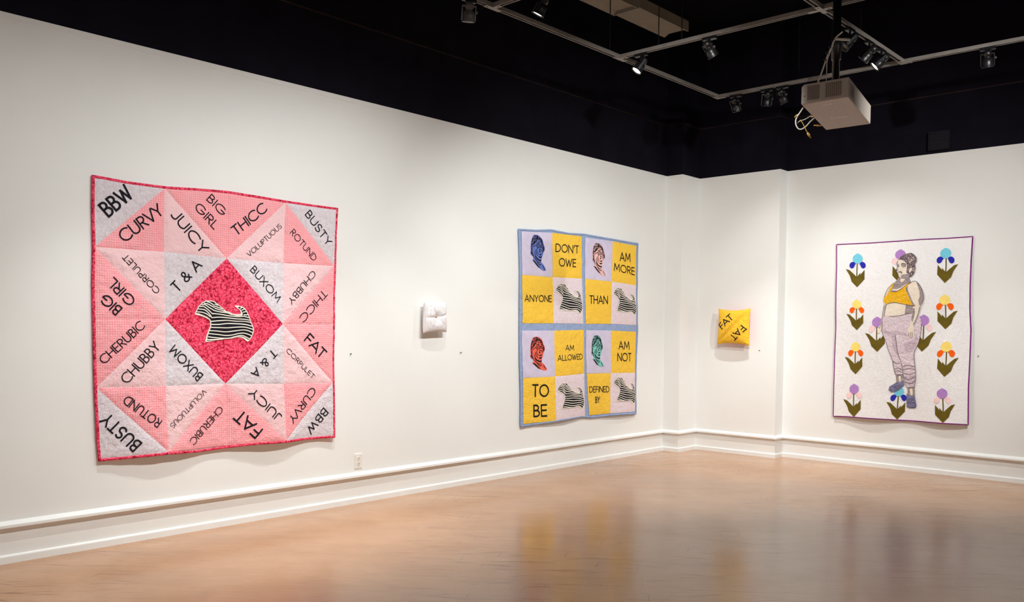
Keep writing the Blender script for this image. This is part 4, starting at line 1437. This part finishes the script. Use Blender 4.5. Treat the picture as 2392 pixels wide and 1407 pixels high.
# heads seen in the photograph
PW = [0.57, 0.12, 0.12, 0.20, 1.05, 0.31, 0.07, 0.3, 0.45, 0.75, 0.7, 1.5, 1.02, 0.76, 0.38, 1.9, 2.7, 0.50, 2.9]
HEADS = [
    ('grey spotlight seen from behind at top left of the tracks', on(1095, 35, 'y', AX), (.4, -4.3, 0), KEY, 'y'),
    ('spotlight at the top edge with a thin lit rim', on(1266, 12, 'x', BY), (0, -5.2, .2), KEY, 'x'),
    ('brightly lit spotlight shining toward the camera side', on(1497, 160, 'x', CYT), (0, -4.7, .4), KEY, 'x'),
    ('spotlight nearest the room corner tilted right', on(1718, 250, 'x', DY), (1.35, 0, 1.0), MID, 'x'),
    ('left spotlight of the close pair beside the projector', on(1791, 236, 'x', DY), (.9, B_ - .4, 0), KEY, 'x'),
    ('right spotlight of the close pair beside the projector', on(1827, 232, 'x', DY), (2.35, 0, 1.1), MID, 'x'),
    ('middle spotlight on the track above the projector', on(2030, 142, 'y', EX), (0, -2.7, .7), WASH, 'y'),
    ('lit spotlight at the end of the track above the projector', on(2058, 160, 'y', EX), (0, -3.3, .7), WASH, 'y'),
    ('dim spotlight at the far right of the tracks', on(2307, 140, 'x', DY), (3.3, -.4, 0), KEY, 'x'),
    # unseen heads on the same tracks; the washers and floods are added fill
    ('first spotlight along the left track before the top edge', (AX, -5.6, ZT), (.4, -5.5, 0), KEY, 'y'),
    ('second spotlight along the left track before the top edge', (AX, -6.7, ZT), (.4, -6.7, 0), KEY, 'y'),
    ('first added fill washer along the middle track behind the top edge', (EX, -4.25, ZT), (0, -1.6, .9), WASH, 'y'),  # this and the next washers are added to even out the wall light
    ('second added fill washer along the middle track behind the top edge', (EX, -4.9, ZT), (0, -4.8, .9), WASH, 'y'),
    ('third added fill washer along the middle track behind the top edge', (EX, -6.1, ZT), (0, -6.0, .9), WASH, 'y'),
    ('fourth added fill washer along the middle track behind the top edge', (EX, -7.4, ZT), (0, -7.4, .9), WASH, 'y'),
    ('added fill washer along the cross track beyond the top edge', (4.7, CYT, ZT), (1.2, 0, .8), WASH, 'x'),
    ('added bounce light on the middle track turned to the front wall', (EX, -9.5, ZT), (3.5, YF, 1.2), FL, 'y'),  # this and the next two are added for ambient bounce into the view
    ('added fill light on the middle track turned down to the floor', (EX, -6.7, ZT), (3.2, -6.0, 0), FL, 'y'),
    ('added bounce light on the near cross track turned to the far right wall', (7.0, BY, ZT), (XR, -6.5, 1.4), FL, 'x'),
]
for (lab, pos_, tgt, kw, ax_), pw in zip(HEADS, PW):
    track_light(lab, pos_, tgt, LP * pw, body=M_GREYMETAL if lab.startswith('grey') else None, axis=ax_, **kw)
track_light('unlit spotlight right of the bright lit one', on(1657, 118, 'x', CYT), (2.6, -1.2, 1.0), 0, lit=False, axis='x')
track_light('dark spotlight right behind the projector pole', on(1985, 105, 'y', EX), (1.0, -4.4, 1.0), 0, lit=False, axis='y')

# ------------------------------------------------------------------ cream strip fixture above the tracks
ZF = 4.05
f0, f1, f2 = at_z(1362, 0, ZF), at_z(1553, 89, ZF), at_z(1606, 72, ZF)
fx0, fx1, fy1 = (f0.x + f1.x) / 2, f2.x, (f1.y + f2.y) / 2
fyb = at_z(1455, 27, ZF).y
fix = empty('strip_fixture', ((fx0 + fx1) / 2, fy1 - 1.2, ZF), 'long cream strip light fixture hanging above the tracks', 'fixture')


def tray(y0, y1, z):
    m = MB()
    w = fx1 - fx0
    prof = [(fx0, z + .09), (fx0, z), (fx0 + .012, z), (fx0 + .05, z + .022), (fx1 - .05, z + .022), (fx1 - .012, z), (fx1, z), (fx1, z + .09)]
    v = [(x, y0, zz) for x, zz in prof] + [(x, y1, zz) for x, zz in prof]
    k = len(prof)
    f = [(i, i + 1, k + i + 1, k + i) for i in range(k - 1)] + [tuple(range(k - 1, -1, -1)), tuple(range(k, 2 * k)), (k - 1, 0, k, 2 * k - 1)]
    return m.add(v, f)


tray(fyb, fy1, ZF).build('tray', M_FIX, fix)
tray(fy1 - 3.6, fyb - .012, ZF - .012).build('tray', M_FIX, fix)
MB().box((fx0, fyb - .012, ZF - .016), (fx1, fyb, ZF + .08)).build('end_lip', M_TRACK, fix)
for yy in (fy1 - .3, fy1 - 2.6):
    MB().tube([((fx0 + fx1) / 2, yy, ZF + .085), ((fx0 + fx1) / 2, yy, CH)], .005, 8).build('suspension_rod', M_BLACKMETAL, fix)

# ------------------------------------------------------------------ projector
SC = .75
pc = CAM + (Vector((2.173, -1.477, 3.334)) - CAM) * SC
pr, pu, pf = axes(-.126, -.1, .021)
pw, pd, ph = .40 * SC, .775 * SC, .176 * SC


def PJ(a, b, c):
    """a across (-.5..5), b depth 0..1, c height 0..1"""
    return pc + pr * (a * pw) + pf * (b * pd) + pu * (c * ph)


topc = PJ(0, .5, 1)
proj = empty('projector', (topc.x, topc.y, topc.z), 'beige ceiling projector hanging from a black pole', 'projector')
bm = bmesh.new()
vsb = [bm.verts.new(PJ(a, b, c)) for a, b, c in ((-.5, 0, 0), (.5, 0, 0), (.5, 1, 0), (-.5, 1, 0), (-.5, 0, 1), (.5, 0, 1), (.5, 1, 1), (-.5, 1, 1))]
for f in ((0, 3, 2, 1), (4, 5, 6, 7), (0, 1, 5, 4), (1, 2, 6, 5), (2, 3, 7, 6), (3, 0, 4, 7)):
    bm.faces.new([vsb[i] for i in f])
bm.normal_update()
ed = [e_ for e_ in bm.edges]
vert_edge = [e_ for e_ in bm.edges if {vsb.index(e_.verts[0]), vsb.index(e_.verts[1])} in ({2, 6}, {3, 7}, {1, 5}, {0, 4})]
tl_edge = [e_ for e_ in bm.edges if {vsb.index(e_.verts[0]), vsb.index(e_.verts[1])} == {4, 7}]
bmesh.ops.bevel(bm, geom=tl_edge, offset=.016, segments=1, affect='EDGES', profile=.5)
bmesh.ops.bevel(bm, geom=[e_ for e_ in bm.edges if e_.calc_face_angle(0) > .6], offset=.006, segments=3, affect='EDGES', profile=.5)
bmesh.ops.recalc_face_normals(bm, faces=bm.faces)
me = bpy.data.meshes.new('body')
off = proj.location
for v_ in bm.verts: v_.co -= off
bm.to_mesh(me)
bm.free()
me.materials.append(M_PROJ)
bo = bpy.data.objects.new('body', me)
COL.objects.link(bo)
bo.parent = proj
vm = MB()
for g0, g1 in ((-.36, -.13), (.03, .33)):
    nc = 7 if g1 < 0 else 8
    for i in range(nc):
        a = g0 + (g1 - g0) * i / (nc - 1)
        for j in range(13):
            b = .18 + .66 * j / 12
            vm.obox(PJ(a + (.012 if j % 2 else 0), 0, b) - pf * .0006, (pr, pf, pu), (.0040, .0008, .0022))
vo = tag(vm.build('vent_slots', M_VENT, proj), kind='stuff')
MB().lathe(PJ(-.43, 0, .38), -pf, [(-.002, .007), (.0012, .007), (.0014, .005)], 14).build('receiver_window', M_PROJDARK, proj, True)
MB().obox(PJ(.5, .15, .5) + pr * .0004, (pf, pu, pr), (.045, .040, .0006)).build('side_grille', M_PROJDARK, proj)
MB().obox(PJ(-.02, .14, 0) - pu * .0004, (pr, pf, pu), (.035, .0016, .0006)).build('seam_highlight', M_WHITEINK, proj)
# white maker's name on the underside
cu_ = bpy.data.curves.new('logo', 'FONT')
cu_.body = 'Panasonic'
cu_.size = .030
cu_.align_x = 'CENTER'
cu_.align_y = 'CENTER'
cu_.extrude = .0003
lo_ = bpy.data.objects.new('logo_tmp', cu_)
COL.objects.link(lo_)
bpy.context.view_layer.update()
dg = bpy.context.evaluated_depsgraph_get()
lm = bpy.data.meshes.new_from_object(lo_.evaluated_get(dg))
bpy.data.objects.remove(lo_)
# reads left to right from below, top of the letters toward the vents
RM = Matrix((pr, -pf, -pu)).transposed()
wdt = max(v_.co.x for v_ in lm.vertices) - min(v_.co.x for v_ in lm.vertices)
ks = .105 / wdt
for v_ in lm.vertices:
    v_.co = RM @ Vector((v_.co.x * ks, v_.co.y * ks * 1.5, v_.co.z)) + PJ(.01, .60, 0) - pu * .0008 - off
lm.materials.clear()
lm.materials.append(M_WHITEINK)
lg = bpy.data.objects.new('lettering', lm)
COL.objects.link(lg)
lg.parent = proj
# mount
tc_ = PJ(.0, .42, 1)
mt = MB()
mt.obox(tc_ + pu * .012, (pr, pf, pu), (.07, .09, .010))
mt.build('mount_plate', M_BLACKMETAL, proj)
px_, py_ = at_z(1962, 60, ZT - .05).x, at_z(1962, 60, ZT - .05).y
pole_x, pole_y = tc_.x, tc_.y
MB().lathe((pole_x, pole_y, tc_.z + .02), (0, 0, 1), [(0, .024), (.20, .024), (.20, .031), (.42, .031), (.42, .027), (CH - tc_.z - .02, .027)], 20).build('pole', M_BLACKMETAL, proj, True)
MB().lathe((pole_x, pole_y, CH - .02), (0, 0, 1), [(0, .08), (.02, .08)], 20).build('ceiling_plate', M_BLACKMETAL, proj, True)


def pxline(pts, plane_n, plane_p):
    out_ = []
    for p in pts:
        d = ray(*p)
        t = (plane_p - CAM).dot(plane_n) / d.dot(plane_n)
        out_.append(CAM + d * t)
    return out_


pn = Vector((FW.x, FW.y, 0)).normalized()
pp_ = Vector((pole_x, pole_y, 3.0)) - pn * .03
MB().tube(smooth_curve(pxline([(1968, 74), (1952, 89), (1944, 106), (1935, 126), (1929, 142), (1921, 165), (1911, 192)], pn, pp_)), .0055).build('cable', M_CABLE, proj, True)
MB().tube(smooth_curve(pxline([(1953, 91), (1945, 110), (1937, 128), (1932, 145), (1931, 168), (1930, 190)], pn, pp_ + pn * .015)), .003).build('cable', M_CABLE, proj, True)
MB().tube(pxline([(1951, 91.5), (1985, 93)], pn, pp_), .009, 10).build('cable_sleeve', M_CABLE, proj, True)
MB().tube(smooth_curve(pxline([(1949, 150), (1948, 165), (1950, 178)], pn, pp_ + pn * .05)), .004).build('cable', M_CABLE, proj, True)
for a_, b_ in (((1941, 111), (1936, 109)), ((1935, 125), (1929, 123)), ((1930, 141), (1925, 139))):
    q_ = pxline([a_, b_], pn, pp_ - pn * .008)
    MB().tube(q_, .006, 8).build('cable_tie', M_BLACKMETAL, proj, True)
sd = PJ(-.5, .45, .4)
ppl = Vector((sd.x, sd.y, sd.z)) - pn * .0
MB().tube(smooth_curve(pxline([(1876, 252), (1868, 264), (1860, 277), (1859, 290), (1864, 300), (1872, 302), (1882, 296), (1892, 285), (1902, 276)], pn, ppl)), .0045).build('cable', M_CABLE, proj, True)
MB().tube(smooth_curve(pxline([(1863, 267), (1856, 274)], pn, ppl), 4), .003).build('yellow_cable', M_YELLOWCABLE, proj, True)
MB().tube(smooth_curve(pxline([(1895, 270), (1880, 279), (1868, 283), (1862, 288)], pn, ppl + pn * .02)), .003).build('cable', M_CABLE, proj, True)
MB().tube(smooth_curve(pxline([(1869, 280), (1875, 288), (1880, 298), (1886, 310)], pn, ppl - pn * .01)), .0028).build('yellow_cable', M_YELLOWCABLE, proj, True)
e0, e1 = pxline([(1886, 310), (1894.5, 323)], pn, ppl - pn * .01)
MB().lathe(e0, e1 - e0, [(0, .004), (.002, .008), (.026, .008), (.028, .005), ((e1 - e0).length, .003)], 12).build('plug', M_GOLD, proj, True)
for a_ in ((1901, 293), (1908, 294), (1894, 273)):
    q_ = pxline([a_, (a_[0] + 12, a_[1] - 1)], pn, ppl + pn * .02)
    MB().tube(q_, .004, 8).build('plug', M_GOLD, proj, True)
